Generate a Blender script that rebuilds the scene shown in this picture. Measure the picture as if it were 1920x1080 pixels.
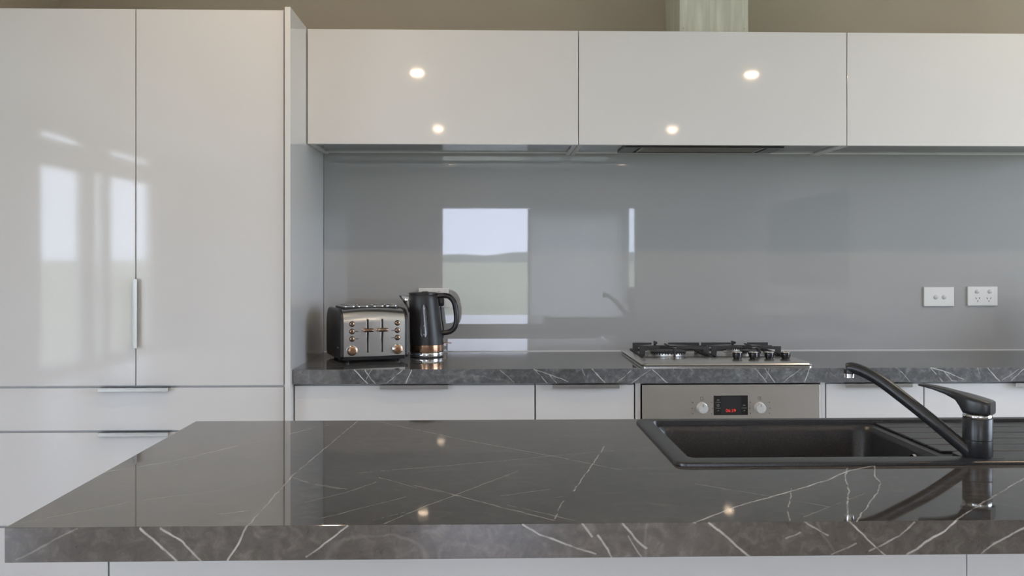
import bpy, bmesh, math, random
from mathutils import Vector, Matrix

for o in list(bpy.data.objects):
    bpy.data.objects.remove(o, do_unlink=True)
SC = bpy.context.scene
COL = SC.collection
random.seed(7)

# ------------------------------------------------------------------ camera
cam_d = bpy.data.cameras.new('camera')
cam = bpy.data.objects.new('camera', cam_d)
COL.objects.link(cam)
cam_d.sensor_width = 36.0
cam_d.lens = 1750.0 / 1920.0 * 36.0
cam_d.shift_y = -54.0 / 1920.0
cam_d.clip_end = 2000
cam.location = (0, 0, 1.2626)
cam.rotation_euler = (math.pi / 2, 0, -math.atan(48.0 / 1750.0))
SC.camera = cam

# ------------------------------------------------------------------ world (bright overcast sky) and exposure
wd = bpy.data.worlds.new('overcast_sky')
SC.world = wd
wd.use_nodes = True
wn = wd.node_tree
wn.nodes['Background'].inputs[0].default_value = (0.825, 0.900, 1.12, 1)
wn.nodes['Background'].inputs[1].default_value = 10.0
SC.view_settings.view_transform = 'Standard'
SC.view_settings.look = 'None'
SC.view_settings.gamma = 1.0
SC.view_settings.use_curve_mapping = False
SC.view_settings.exposure = -0.04
SC.cycles.use_denoising = True
SC.cycles.max_bounces = 10
SC.cycles.diffuse_bounces = 6
SC.cycles.glossy_bounces = 6
SC.cycles.caustics_reflective = False
SC.cycles.caustics_refractive = False
DOWNLIGHT_W = 7.5
DOWNLIGHT_COL = (1.0, 0.74, 0.50)


def portal(loc, rot, w, h):
    """marks a window opening so that the renderer samples the sky through it"""
    d = bpy.data.lights.new('window_portal', 'AREA')
    d.shape = 'RECTANGLE'
    d.size, d.size_y = w, h
    d.cycles.is_portal = True
    o = bpy.data.objects.new('window_portal', d)
    o.location, o.rotation_euler = loc, rot
    COL.objects.link(o)


# room box: x LEFT..RIGHT, y REAR..WALL
LEFT, RIGHT, REAR, WALL, CEIL = -4.6, 4.4, -8.0, 3.68, 2.75
portal((LEFT - 0.02, -1.55, 1.25), (0, -math.pi / 2, 0), 2.4, 2.1)  # sky through the added left window
portal((RIGHT + 0.02, 1.3, 1.25), (0, math.pi / 2, 0), 2.4, 2.9)  # sky through the added right window
portal((0.79, REAR - 0.02, 1.05), (math.pi / 2, 0, 0), 3.02, 2.1)
portal((LEFT - 0.02, -5.3, 1.2), (0, -math.pi / 2, 0), 2.3, 3.3)

# ------------------------------------------------------------------ helpers


def thing(name, label, cat, loc=(0, 0, 0), rotz=0.0, group=None, kind=None):
    o = bpy.data.objects.new(name, None)
    o.empty_display_size = 0.05
    o.location = loc
    o.rotation_euler = (0, 0, rotz)
    COL.objects.link(o)
    if kind:
        o['kind'] = kind
    if label:
        o['label'] = label
    if cat:
        o['category'] = cat
    if group:
        o['group'] = group
    return o


def obj(name, bm, mat, parent=None, smooth=False, world=False, label=None, kind=None):
    """one bmesh -> one mesh object; world=True: coordinates are world ones, root is an unrotated Empty"""
    if world and parent is not None:
        r = parent
        while r.parent is not None:
            r = r.parent
        bmesh.ops.translate(bm, verts=bm.verts, vec=-Vector(r.location))
    bmesh.ops.recalc_face_normals(bm, faces=bm.faces)
    me = bpy.data.meshes.new(name)
    bm.to_mesh(me)
    bm.free()
    if smooth:
        me.shade_smooth()
        try:
            me.set_sharp_from_angle(angle=math.radians(38))
        except Exception:
            pass
    me.materials.append(mat)
    o = bpy.data.objects.new(name, me)
    COL.objects.link(o)
    if parent is not None:
        o.parent = parent
    if label:
        o['label'] = label
    if kind:
        o['kind'] = kind
    return o


def struct(name, bm, mat, label=None, smooth=False):
    o = obj(name, bm, mat, smooth=smooth)
    o['kind'] = 'structure'
    if label:
        o['label'] = label
    return o


def add_box(bm, x0, x1, y0, y1, z0, z1, bevel=0.0, seg=2):
    g = bmesh.ops.create_cube(bm, size=1.0)
    vs = g['verts']
    for v in vs:
        v.co = Vector(((x0 + x1) / 2 + v.co.x * (x1 - x0), (y0 + y1) / 2 + v.co.y * (y1 - y0), (z0 + z1) / 2 + v.co.z * (z1 - z0)))
    if bevel > 0:
        es = list({e for v in vs for e in v.link_edges})
        bmesh.ops.bevel(bm, geom=es, offset=bevel, segments=seg, profile=0.5, affect='EDGES')
    return bm


def box(x0, x1, y0, y1, z0, z1, bevel=0.0, seg=2):
    return add_box(bmesh.new(), x0, x1, y0, y1, z0, z1, bevel, seg)


def add_loops(bm, loops, closed=True, cap0=False, cap1=False):
    """bridge a list of equally long point loops"""
    rows = [[bm.verts.new(p) for p in lp] for lp in loops]
    n = len(rows[0])
    for a, b in zip(rows, rows[1:]):
        for i in range(n if closed else n - 1):
            j = (i + 1) % n
            try:
                bm.faces.new((a[i], a[j], b[j], b[i]))
            except ValueError:
                pass
    if cap0:
        bm.faces.new(rows[0])
    if cap1:
        bm.faces.new(rows[-1])
    return bm


def rrect(x0, x1, y0, y1, r, seg=6):
    pts = []
    for cx, cy, a0 in ((x1 - r, y1 - r, 0), (x0 + r, y1 - r, 90), (x0 + r, y0 + r, 180), (x1 - r, y0 + r, 270)):
        for k in range(seg + 1):
            a = math.radians(a0 + 90.0 * k / seg)
            pts.append((cx + r * math.cos(a), cy + r * math.sin(a)))
    return pts


def add_lathe(bm, prof, cx=0, cy=0, n=40, mat=None, cap=True):
    """profile [(r, z)] turned about the z axis; mat: optional Matrix applied afterwards"""
    loops = [[(cx + r * math.cos(2 * math.pi * i / n), cy + r * math.sin(2 * math.pi * i / n), z) for i in range(n)] for r, z in prof]
    if mat is not None:
        loops = [[mat @ Vector(p) for p in lp] for lp in loops]
    add_loops(bm, loops, cap0=cap, cap1=cap)
    return bm


def lathe(prof, cx=0, cy=0, n=40, mat=None, cap=True):
    return add_lathe(bmesh.new(), prof, cx, cy, n, mat, cap)


def add_tube(bm, pts, rad, n=14, sx=1.0):
    """round tube through pts; rad a number or a list"""
    P = [Vector(p) for p in pts]
    R = rad if isinstance(rad, (list, tuple)) else [rad] * len(P)
    loops = []
    up = None
    for i, p in enumerate(P):
        t = (P[min(i + 1, len(P) - 1)] - P[max(i - 1, 0)]).normalized()
        if up is None:
            up = Vector((0, 0, 1)) if abs(t.z) < 0.9 else Vector((0, 1, 0))
        a = t.cross(up).normalized()
        b = a.cross(t).normalized()
        up = b
        loops.append([p + a * R[i] * sx * math.cos(2 * math.pi * k / n) + b * R[i] * math.sin(2 * math.pi * k / n) for k in range(n)])
    return add_loops(bm, loops, cap0=True, cap1=True)


def tube(pts, rad, n=14, sx=1.0):
    return add_tube(bmesh.new(), pts, rad, n, sx)


def spline(pts, m=8):
    """Catmull-Rom through pts"""
    P = [Vector(p) for p in pts]
    out = []
    for i in range(len(P) - 1):
        p0, p1, p2, p3 = P[max(i - 1, 0)], P[i], P[i + 1], P[min(i + 2, len(P) - 1)]
        for k in range(m):
            t = k / m
            out.append(0.5 * ((2 * p1) + (p2 - p0) * t + (2 * p0 - 5 * p1 + 4 * p2 - p3) * t * t + (3 * p1 - p0 - 3 * p2 + p3) * t ** 3))
    out.append(P[-1])
    return out


def prism(pts2, x0, x1, axis='x', bevel=0.0):
    """extrude a polygon: axis x -> pts are (y, z); axis y -> (x, z); axis z -> (x, y)"""
    bm = bmesh.new()

    def P(p, a):
        return {'x': (a, p[0], p[1]), 'y': (p[0], a, p[1]), 'z': (p[0], p[1], a)}[axis]
    add_loops(bm, [[P(p, x0) for p in pts2], [P(p, x1) for p in pts2]], cap0=True, cap1=True)
    if bevel:
        es = [e for e in bm.edges if len(e.link_faces) == 2 and any(len(f.verts) > 4 for f in e.link_faces)]
        bmesh.ops.bevel(bm, geom=es, offset=bevel, segments=2, profile=0.5, affect='EDGES')
    return bm


def text_bm(s, size, loc, axis='front', extrude=0.0002, align='CENTER'):
    cu = bpy.data.curves.new('lettering', 'FONT')
    cu.body = s
    cu.size = size
    cu.extrude = extrude
    cu.align_x = align
    cu.align_y = 'CENTER'
    cu.resolution_u = 2
    t = bpy.data.objects.new('lettering', cu)
    COL.objects.link(t)
    dg = bpy.context.evaluated_depsgraph_get()
    me = bpy.data.meshes.new_from_object(t.evaluated_get(dg))
    bm = bmesh.new()
    bm.from_mesh(me)
    bpy.data.objects.remove(t)
    bpy.data.meshes.remove(me)
    M = Matrix.Rotation(math.pi / 2, 4, 'X')
    if axis == 'left':
        M = Matrix.Rotation(-math.pi / 2, 4, 'Z') @ M
    bm.transform(Matrix.Translation(Vector(loc)) @ M)
    return bm


# ------------------------------------------------------------------ materials


def lin(r, g, b):
    def f(c):
        c /= 255.0
        return c / 12.92 if c <= 0.04045 else ((c + 0.055) / 1.055) ** 2.4
    return (f(r), f(g), f(b), 1)


def mat(name, col, rough=0.5, metal=0.0, ior=1.5, coat=0.0, emit=None, estr=0.0):
    m = bpy.data.materials.new(name)
    m.use_nodes = True
    b = m.node_tree.nodes['Principled BSDF']
    c = col if len(col) == 4 else (*col, 1)
    b.inputs['Base Color'].default_value = c
    b.inputs['Roughness'].default_value = rough
    b.inputs['Metallic'].default_value = metal
    b.inputs['IOR'].default_value = ior
    b.inputs['Coat Weight'].default_value = coat
    b.inputs['Coat Roughness'].default_value = 0.03
    if emit:
        b.inputs['Emission Color'].default_value = (*emit, 1)
        b.inputs['Emission Strength'].default_value = estr
    return m


def N(m, typ, **kw):
    n = m.node_tree.nodes.new(typ)
    for k, v in kw.items():
        setattr(n, k, v)
    return n


def L(m, a, b):
    m.node_tree.links.new(a, b)


def bsdf(m):
    return m.node_tree.nodes['Principled BSDF']


def noise_vary(m, c0, c1, scale=5.0, detail=4.0, stretch=(1, 1, 1), bump=0.0, bscale=None, bdist=0.001, lo=0.35, hi=0.65):
    """base colour mottled between c0 and c1 by noise, with optional bump"""
    tc = N(m, 'ShaderNodeTexCoord')
    mp = N(m, 'ShaderNodeMapping')
    mp.inputs['Scale'].default_value = stretch
    L(m, tc.outputs['Object'], mp.inputs[0])
    nz = N(m, 'ShaderNodeTexNoise')
    nz.inputs['Scale'].default_value = scale
    nz.inputs['Detail'].default_value = detail
    L(m, mp.outputs[0], nz.inputs['Vector'])
    rp = N(m, 'ShaderNodeValToRGB')
    rp.color_ramp.elements[0].position = lo
    rp.color_ramp.elements[1].position = hi
    rp.color_ramp.elements[0].color = c0 if len(c0) == 4 else (*c0, 1)
    rp.color_ramp.elements[1].color = c1 if len(c1) == 4 else (*c1, 1)
    L(m, nz.outputs['Fac'], rp.inputs[0])
    L(m, rp.outputs[0], bsdf(m).inputs['Base Color'])
    if bump:
        nb = nz
        if bscale:
            nb = N(m, 'ShaderNodeTexNoise')
            nb.inputs['Scale'].default_value = bscale
            nb.inputs['Detail'].default_value = 2.0
            L(m, mp.outputs[0], nb.inputs['Vector'])
        bp = N(m, 'ShaderNodeBump')
        bp.inputs['Strength'].default_value = bump
        bp.inputs['Distance'].default_value = bdist
        L(m, nb.outputs['Fac'], bp.inputs['Height'])
        L(m, bp.outputs[0], bsdf(m).inputs['Normal'])
    return m


ISLAND_VEINS = [
    (0.50, 2.2, [(-0.288, 2.103, 0.9000), (-0.325, 1.572, 0.9000), (-0.324, 1.276, 0.9000)]),
    (0.45, 2.0, [(-0.252, 2.102, 0.9000), (-0.085, 1.920, 0.9000), (-0.039, 1.868, 0.9000), (0.126, 1.712, 0.9000), (0.233, 1.597, 0.9000)]),
    (0.35, 2.0, [(-0.221, 1.589, 0.9000), (-0.028, 1.658, 0.9000), (0.127, 1.721, 0.9000), (0.315, 1.790, 0.9000)]),
    (0.40, 2.0, [(-0.278, 1.391, 0.9000), (-0.218, 1.459, 0.9000), (-0.180, 1.524, 0.9000)]),
    (0.40, 2.0, [(-0.234, 1.310, 0.9000), (-0.124, 1.427, 0.9000)]),
    (0.45, 2.0, [(-0.141, 1.284, 0.9000), (-0.074, 1.397, 0.9000), (0.054, 1.597, 0.9000)]),
    (0.40, 1.8, [(-0.177, 1.557, 0.9000), (-0.110, 1.483, 0.9000)]),
    (0.50, 2.0, [(-0.082, 1.475, 0.9000), (-0.015, 1.402, 0.9000), (0.095, 1.293, 0.9000)]),
    (0.35, 2.0, [(-0.115, 1.500, 0.9000), (-0.037, 1.424, 0.9000), (0.093, 1.293, 0.9000)]),
    (0.80, 1.8, [(0.229, 1.802, 0.9000), (0.184, 1.635, 0.9000), (0.136, 1.456, 0.9000)]),
    (0.50, 1.8, [(0.115, 1.398, 0.9000), (0.095, 1.301, 0.9000)]),
    (0.40, 2.0, [(-0.307, 1.534, 0.9000), (-0.221, 1.479, 0.9000)]),
    (0.40, 2.0, [(-0.399, 1.995, 0.9000), (-0.328, 2.104, 0.9000)]),
    (0.25, 2.0, [(0.009, 1.423, 0.9000), (0.099, 1.470, 0.9000)]),
    (0.35, 2.0, [(0.032, 1.376, 0.9000), (0.123, 1.292, 0.9000)]),
    (0.22, 2.0, [(0.072, 1.409, 0.9000), (0.215, 1.447, 0.9000)]),
    (1.00, 3.2, [(0.285, 1.277, 0.9000), (0.378, 1.370, 0.9000), (0.477, 1.446, 0.9000), (0.560, 1.518, 0.9000), (0.615, 1.578, 0.9000), (0.682, 1.622, 0.9000)]),
    (0.90, 2.2, [(0.628, 1.606, 0.9000), (0.599, 1.543, 0.9000), (0.566, 1.444, 0.9000), (0.518, 1.325, 0.9000), (0.499, 1.277, 0.9000)]),
    (0.80, 2.0, [(0.682, 1.622, 0.9000), (0.648, 1.542, 0.9000), (0.638, 1.494, 0.9000), (0.604, 1.429, 0.9000), (0.512, 1.279, 0.9000)]),
    (0.70, 1.8, [(0.482, 1.463, 0.9000), (0.451, 1.377, 0.9000), (0.435, 1.336, 0.9000), (0.419, 1.279, 0.9000)]),
    (0.35, 2.0, [(0.337, 1.499, 0.9000), (0.439, 1.411, 0.9000), (0.525, 1.333, 0.9000)]),
    (0.75, 2.4, [(0.889, 1.520, 0.9000), (0.738, 1.369, 0.9000), (0.651, 1.278, 0.9000)]),
    (0.30, 2.0, [(0.446, 1.302, 0.9000), (0.532, 1.381, 0.9000), (0.586, 1.430, 0.9000)]),
    (0.50, 2.2, [(-0.653, 1.605, 0.9000), (-0.562, 1.695, 0.9000), (-0.496, 1.807, 0.9000), (-0.386, 1.988, 0.9000), (-0.323, 2.090, 0.9000)]),
    (0.25, 2.0, [(-0.574, 1.560, 0.9000), (-0.531, 1.721, 0.9000), (-0.496, 1.807, 0.9000)]),
    (0.25, 2.0, [(-0.639, 1.303, 0.9000), (-0.532, 1.410, 0.9000), (-0.407, 1.484, 0.9000)]),
    (0.40, 2.0, [(-0.323, 1.561, 0.9000), (-0.275, 1.508, 0.9000), (-0.229, 1.479, 0.9000)]),
    (0.25, 2.0, [(-0.393, 1.333, 0.9000), (-0.295, 1.376, 0.9000)]),
    (0.30, 2.0, [(-0.157, 1.302, 0.9000), (-0.116, 1.342, 0.9000)]),
    (0.30, 2.0, [(-0.635, 1.278, 0.8565), (-0.553, 1.278, 0.8990)]),
    (0.85, 2.6, [(-0.468, 1.278, 0.8984), (-0.420, 1.278, 0.8524)]),
    (0.85, 2.4, [(-0.442, 1.278, 0.8982), (-0.412, 1.278, 0.8777), (-0.386, 1.278, 0.8521)]),
    (0.85, 2.2, [(-0.325, 1.278, 0.8987), (-0.338, 1.278, 0.8742), (-0.352, 1.278, 0.8518)]),
    (0.70, 2.0, [(-0.190, 1.278, 0.8976), (-0.212, 1.278, 0.8818), (-0.245, 1.278, 0.8567)]),
    (0.85, 2.2, [(0.051, 1.278, 0.8987), (0.073, 1.278, 0.8839), (0.103, 1.278, 0.8741), (0.150, 1.278, 0.8569)]),
    (0.80, 2.4, [(0.132, 1.278, 0.8995), (0.146, 1.278, 0.8818)]),
    (0.85, 2.4, [(0.154, 1.278, 0.8832), (0.174, 1.278, 0.8515)]),
    (0.75, 2.4, [(0.187, 1.278, 0.8991), (0.204, 1.278, 0.8799), (0.220, 1.278, 0.8651)]),
    (0.50, 1.8, [(0.195, 1.278, 0.8814), (0.214, 1.278, 0.8519)]),
    (0.95, 2.6, [(0.307, 1.278, 0.8996), (0.323, 1.278, 0.8862), (0.344, 1.278, 0.8670), (0.364, 1.278, 0.8528)]),
    (0.85, 2.0, [(0.502, 1.278, 0.8996), (0.530, 1.278, 0.8728), (0.552, 1.278, 0.8526)]),
    (0.85, 2.4, [(0.651, 1.278, 0.8999), (0.635, 1.278, 0.8852), (0.604, 1.278, 0.8670), (0.582, 1.278, 0.8531)]),
    (0.70, 2.2, [(0.747, 1.278, 0.8895), (0.710, 1.278, 0.8705), (0.686, 1.278, 0.8544)]),
    (0.50, 2.0, [(0.593, 1.278, 0.8989), (0.572, 1.278, 0.8783), (0.530, 1.278, 0.8587)]),
    (0.50, 1.8, [(0.477, 1.278, 0.8540), (0.511, 1.278, 0.8678)]),
    (0.45, 2.0, [(0.438, 1.278, 0.9001), (0.472, 1.278, 0.8814)]),
    (0.50, 2.0, [(0.414, 1.278, 0.8781), (0.433, 1.278, 0.8854)]),
]
BENCH_VEINS = [
    (0.90, 2.6, [(-0.433, 3.080, 0.8998), (-0.389, 3.080, 0.8523)]),
    (0.90, 2.4, [(-0.400, 3.080, 0.8997), (-0.387, 3.080, 0.8804), (-0.365, 3.080, 0.8523)]),
    (0.70, 2.0, [(-0.377, 3.080, 0.8996), (-0.396, 3.080, 0.8646)]),
    (0.80, 2.0, [(-0.277, 3.080, 0.8976), (-0.331, 3.080, 0.8521)]),
    (0.80, 2.2, [(-0.246, 3.080, 0.8975), (-0.265, 3.080, 0.8519)]),
    (0.40, 2.0, [(0.046, 3.080, 0.8965), (0.092, 3.080, 0.8559)]),
    (0.70, 2.0, [(0.157, 3.080, 0.8997), (0.203, 3.080, 0.8519)]),
    (0.70, 2.2, [(0.157, 3.080, 0.8979), (0.208, 3.080, 0.8819), (0.270, 3.080, 0.8587)]),
    (0.70, 2.0, [(0.208, 3.080, 0.8819), (0.234, 3.080, 0.8518)]),
    (0.90, 2.6, [(0.349, 3.080, 0.8990), (0.395, 3.080, 0.8512)]),
    (0.50, 2.0, [(0.316, 3.080, 0.8992), (0.325, 3.080, 0.8780)]),
    (0.60, 2.0, [(0.480, 3.080, 0.8951), (0.434, 3.080, 0.8546)]),
    (0.70, 2.0, [(0.543, 3.080, 0.8967), (0.477, 3.080, 0.8509)]),
    (0.85, 2.4, [(0.550, 3.080, 0.8966), (0.601, 3.080, 0.8522)]),
    (0.90, 2.6, [(0.892, 3.080, 0.9008), (0.933, 3.080, 0.8528)]),
    (0.90, 2.4, [(0.926, 3.080, 0.9007), (0.936, 3.080, 0.8830), (0.960, 3.080, 0.8527)]),
    (0.70, 2.0, [(0.942, 3.080, 0.9007), (0.929, 3.080, 0.8652)]),
    (0.80, 2.0, [(1.049, 3.080, 0.9003), (0.988, 3.080, 0.8526)]),
    (0.80, 2.2, [(1.076, 3.080, 0.9003), (1.058, 3.080, 0.8524)]),
    (0.60, 2.0, [(1.365, 3.080, 0.9029), (1.389, 3.080, 0.8832), (1.414, 3.080, 0.8529)]),
    (0.70, 2.0, [(1.483, 3.080, 0.9007), (1.526, 3.080, 0.8525)]),
    (0.80, 2.2, [(1.484, 3.080, 0.9007), (1.531, 3.080, 0.8881), (1.596, 3.080, 0.8611)]),
    (0.70, 2.0, [(1.531, 3.080, 0.8863), (1.555, 3.080, 0.8577), (1.571, 3.080, 0.8541)]),
    (0.90, 2.4, [(1.674, 3.080, 0.9019), (1.720, 3.080, 0.8518)]),
    (0.70, 2.0, [(1.801, 3.080, 0.8944), (1.758, 3.080, 0.8570)]),
    (0.40, 2.0, [(1.727, 3.080, 0.8571), (1.783, 3.080, 0.8944)]),
    (0.50, 2.0, [(1.640, 3.080, 0.9020), (1.651, 3.080, 0.8788)]),
    (0.60, 2.5, [(1.710, 3.601, 0.9000), (1.590, 3.315, 0.9000)]),
    (0.60, 2.5, [(1.872, 3.576, 0.9000), (1.726, 3.311, 0.9000), (1.601, 3.099, 0.9000)]),
    (0.40, 2.5, [(1.333, 3.169, 0.9000), (1.651, 3.210, 0.9000)]),
    (0.35, 2.5, [(0.094, 3.410, 0.9000), (0.354, 3.478, 0.9000)]),
    (0.35, 2.5, [(0.248, 3.136, 0.9000), (0.483, 3.328, 0.9000)]),
]



def stone(name, veins, dark, mid, light, vein_col, ior=2.05, rough=0.04):
    """dark marble laminate: cloudy mottling plus fine pale veins that lie on the slab"""
    m = mat(name, mid, rough, ior=ior)
    tc = N(m, 'ShaderNodeTexCoord')
    n1 = N(m, 'ShaderNodeTexNoise')
    n1.inputs['Scale'].default_value = 52.0
    n1.inputs['Detail'].default_value = 7.0
    n1.inputs['Roughness'].default_value = 0.66
    n1.inputs['Distortion'].default_value = 0.6
    L(m, tc.outputs['Object'], n1.inputs['Vector'])
    r1 = N(m, 'ShaderNodeValToRGB')
    e = r1.color_ramp.elements
    e[0].position, e[0].color = 0.30, (*dark, 1)
    e[1].position, e[1].color = 0.72, (*light, 1)
    k = e.new(0.52)
    k.color = (*mid, 1)
    L(m, n1.outputs['Fac'], r1.inputs[0])
    n3 = N(m, 'ShaderNodeTexNoise')
    n3.inputs['Scale'].default_value = 4.0
    n3.inputs['Detail'].default_value = 3.0
    L(m, tc.outputs['Object'], n3.inputs['Vector'])
    r3 = N(m, 'ShaderNodeMapRange')
    r3.inputs['From Min'].default_value = 0.3
    r3.inputs['From Max'].default_value = 0.7
    r3.inputs['To Min'].default_value = 0.72
    r3.inputs['To Max'].default_value = 1.28
    L(m, n3.outputs['Fac'], r3.inputs['Value'])
    mu = N(m, 'ShaderNodeVectorMath', operation='SCALE')
    L(m, r1.outputs[0], mu.inputs[0])
    L(m, r3.outputs[0], mu.inputs['Scale'])
    # wobble the position, then measure the distance to each vein
    n2 = N(m, 'ShaderNodeTexNoise')
    n2.inputs['Scale'].default_value = 34.0
    n2.inputs['Detail'].default_value = 3.0
    L(m, tc.outputs['Object'], n2.inputs['Vector'])
    sb = N(m, 'ShaderNodeVectorMath', operation='SUBTRACT')
    L(m, n2.outputs['Color'], sb.inputs[0])
    sb.inputs[1].default_value = (0.5, 0.5, 0.5)
    wob = N(m, 'ShaderNodeVectorMath', operation='MULTIPLY_ADD')
    L(m, sb.outputs[0], wob.inputs[0])
    wob.inputs[1].default_value = (0.007, 0.007, 0.007)
    L(m, tc.outputs['Object'], wob.inputs[2])
    acc = None
    cnt = 0
    pos = wob.outputs[0]
    for st, w, pts in veins:
        for a, b in zip(pts, pts[1:]):
            cnt += 1
            if cnt % 10 == 0:       # ties the segments into a row so that the shader stack stays small
                ch = N(m, 'ShaderNodeVectorMath', operation='MULTIPLY_ADD')
                L(m, acc, ch.inputs[0])
                ch.inputs[1].default_value = (1e-9, 1e-9, 1e-9)
                L(m, wob.outputs[0], ch.inputs[2])
                pos = ch.outputs[0]
            A, B = Vector(a), Vector(b)
            d = B - A
            s1 = N(m, 'ShaderNodeVectorMath', operation='SUBTRACT')
            L(m, pos, s1.inputs[0])
            s1.inputs[1].default_value = A
            dt = N(m, 'ShaderNodeVectorMath', operation='DOT_PRODUCT')
            L(m, s1.outputs[0], dt.inputs[0])
            dt.inputs[1].default_value = d / d.length_squared
            cl = N(m, 'ShaderNodeMath', operation='MULTIPLY', use_clamp=True)
            L(m, dt.outputs['Value'], cl.inputs[0])
            cl.inputs[1].default_value = 1.0
            sc = N(m, 'ShaderNodeVectorMath', operation='SCALE')
            sc.inputs[0].default_value = d
            L(m, cl.outputs[0], sc.inputs['Scale'])
            ds = N(m, 'ShaderNodeVectorMath', operation='DISTANCE')
            L(m, s1.outputs[0], ds.inputs[0])
            L(m, sc.outputs[0], ds.inputs[1])
            mr = N(m, 'ShaderNodeMapRange', interpolation_type='SMOOTHSTEP')
            mr.inputs['From Min'].default_value = w * 0.00020
            mr.inputs['From Max'].default_value = w * 0.00095
            mr.inputs['To Min'].default_value = st
            mr.inputs['To Max'].default_value = 0.0
            L(m, ds.outputs['Value'], mr.inputs['Value'])
            if acc is None:
                acc = mr.outputs[0]
            else:
                mx = N(m, 'ShaderNodeMath', operation='MAXIMUM')
                L(m, acc, mx.inputs[0])
                L(m, mr.outputs[0], mx.inputs[1])
                acc = mx.outputs[0]
    # veins fade in and out along their run
    n4 = N(m, 'ShaderNodeTexNoise')
    n4.inputs['Scale'].default_value = 22.0
    L(m, tc.outputs['Object'], n4.inputs['Vector'])
    r4 = N(m, 'ShaderNodeMapRange')
    r4.inputs['From Min'].default_value = 0.3
    r4.inputs['From Max'].default_value = 0.6
    r4.inputs['To Min'].default_value = 0.45
    r4.inputs['To Max'].default_value = 1.0
    L(m, n4.outputs['Fac'], r4.inputs['Value'])
    # faint hairline crazing between the main veins
    mp5 = N(m, 'ShaderNodeMapping')
    mp5.inputs['Rotation'].default_value = (0.3, 0.2, 0.55)
    mp5.inputs['Scale'].default_value = (1.0, 3.2, 2.0)
    L(m, wob.outputs[0], mp5.inputs[0])
    n5 = N(m, 'ShaderNodeTexNoise')
    n5.inputs['Scale'].default_value = 2.6
    n5.inputs['Detail'].default_value = 1.0
    L(m, mp5.outputs[0], n5.inputs['Vector'])
    a5 = N(m, 'ShaderNodeMath', operation='SUBTRACT')
    L(m, n5.outputs['Fac'], a5.inputs[0])
    a5.inputs[1].default_value = 0.5
    b5 = N(m, 'ShaderNodeMath', operation='ABSOLUTE')
    L(m, a5.outputs[0], b5.inputs[0])
    r5 = N(m, 'ShaderNodeMapRange', interpolation_type='SMOOTHSTEP')
    r5.inputs['From Min'].default_value = 0.0
    r5.inputs['From Max'].default_value = 0.007
    r5.inputs['To Min'].default_value = 0.11
    r5.inputs['To Max'].default_value = 0.0
    L(m, b5.outputs[0], r5.inputs['Value'])
    mx5 = N(m, 'ShaderNodeMath', operation='MAXIMUM')
    L(m, acc, mx5.inputs[0])
    L(m, r5.outputs[0], mx5.inputs[1])
    f = N(m, 'ShaderNodeMath', operation='MULTIPLY')
    L(m, mx5.outputs[0], f.inputs[0])
    L(m, r4.outputs[0], f.inputs[1])
    mix = N(m, 'ShaderNodeMix', data_type='RGBA')
    L(m, f.outputs[0], mix.inputs['Factor'])
    L(m, mu.outputs[0], mix.inputs[6])
    mix.inputs[7].default_value = (*vein_col, 1)
    L(m, mix.outputs[2], bsdf(m).inputs['Base Color'])
    return m


def gloss_white(name, col, wave=0.03):
    m = mat(name, col, 0.045, ior=1.52)
    return noise_vary(m, col, tuple(c * 0.985 for c in col[:3]), 2.0, 2.0, bump=wave, bscale=9.0, bdist=0.0009)


M_WHITE = gloss_white('white_gloss_lacquer', (0.755, 0.752, 0.752))
M_CARCASS = mat('white_melamine', (0.74, 0.735, 0.735), 0.35)
M_GAP = mat('shadow_gap_board', (0.10, 0.10, 0.10), 0.7)
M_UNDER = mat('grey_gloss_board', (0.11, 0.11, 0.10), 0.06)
M_SPLASH = noise_vary(mat('grey_back_painted_glass', (0.40, 0.403, 0.40), 0.02, ior=1.64), (0.397, 0.400, 0.397), (0.403, 0.406, 0.403), 1.5, 2, bump=0.02, bscale=5.0, bdist=0.001)
M_ISLAND = stone('island_dark_marble_laminate', ISLAND_VEINS, (0.046, 0.040, 0.036), (0.079, 0.069, 0.062), (0.145, 0.130, 0.120), (0.62, 0.60, 0.57))
M_BENCH = stone('bench_dark_marble_laminate', BENCH_VEINS, (0.060, 0.064, 0.069), (0.116, 0.122, 0.130), (0.235, 0.245, 0.255), (0.75, 0.75, 0.75))
M_WALL = noise_vary(mat('taupe_wall_paint', (0.40, 0.355, 0.285), 0.85), (0.395, 0.35, 0.28), (0.41, 0.365, 0.295), 3.0, 3, bump=0.15, bscale=180.0, bdist=0.0005)
M_PALE = noise_vary(mat('pale_grey_wall_paint', (0.60, 0.585, 0.575), 0.85), (0.59, 0.575, 0.565), (0.61, 0.595, 0.585), 3.0, 3)
M_CEIL = noise_vary(mat('white_ceiling_paint', (0.80, 0.785, 0.77), 0.9), (0.79, 0.775, 0.76), (0.81, 0.795, 0.78), 3.0, 2)
M_FLOOR = noise_vary(mat('oak_floor', (0.55, 0.52, 0.48), 0.35), (0.50, 0.465, 0.425), (0.60, 0.57, 0.53), 3.0, 5, stretch=(1, 8, 1))
M_POST = noise_vary(mat('white_painted_timber', (0.60, 0.61, 0.52), 0.6), (0.52, 0.53, 0.45), (0.66, 0.67, 0.58), 9.0, 5, stretch=(6, 6, 0.5), bump=0.3, bdist=0.001)
M_STEEL = noise_vary(mat('brushed_stainless_steel', (0.72, 0.69, 0.65), 0.27, metal=1.0), (0.70, 0.67, 0.63), (0.74, 0.71, 0.67), 3.0, 3, stretch=(1, 3, 4), bump=0.10, bscale=2.5, bdist=0.004)
M_STEELH = noise_vary(mat('satin_steel_handle', (0.46, 0.45, 0.43), 0.28, metal=1.0), (0.45, 0.44, 0.42), (0.47, 0.46, 0.44), 9.0, 2)
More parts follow.
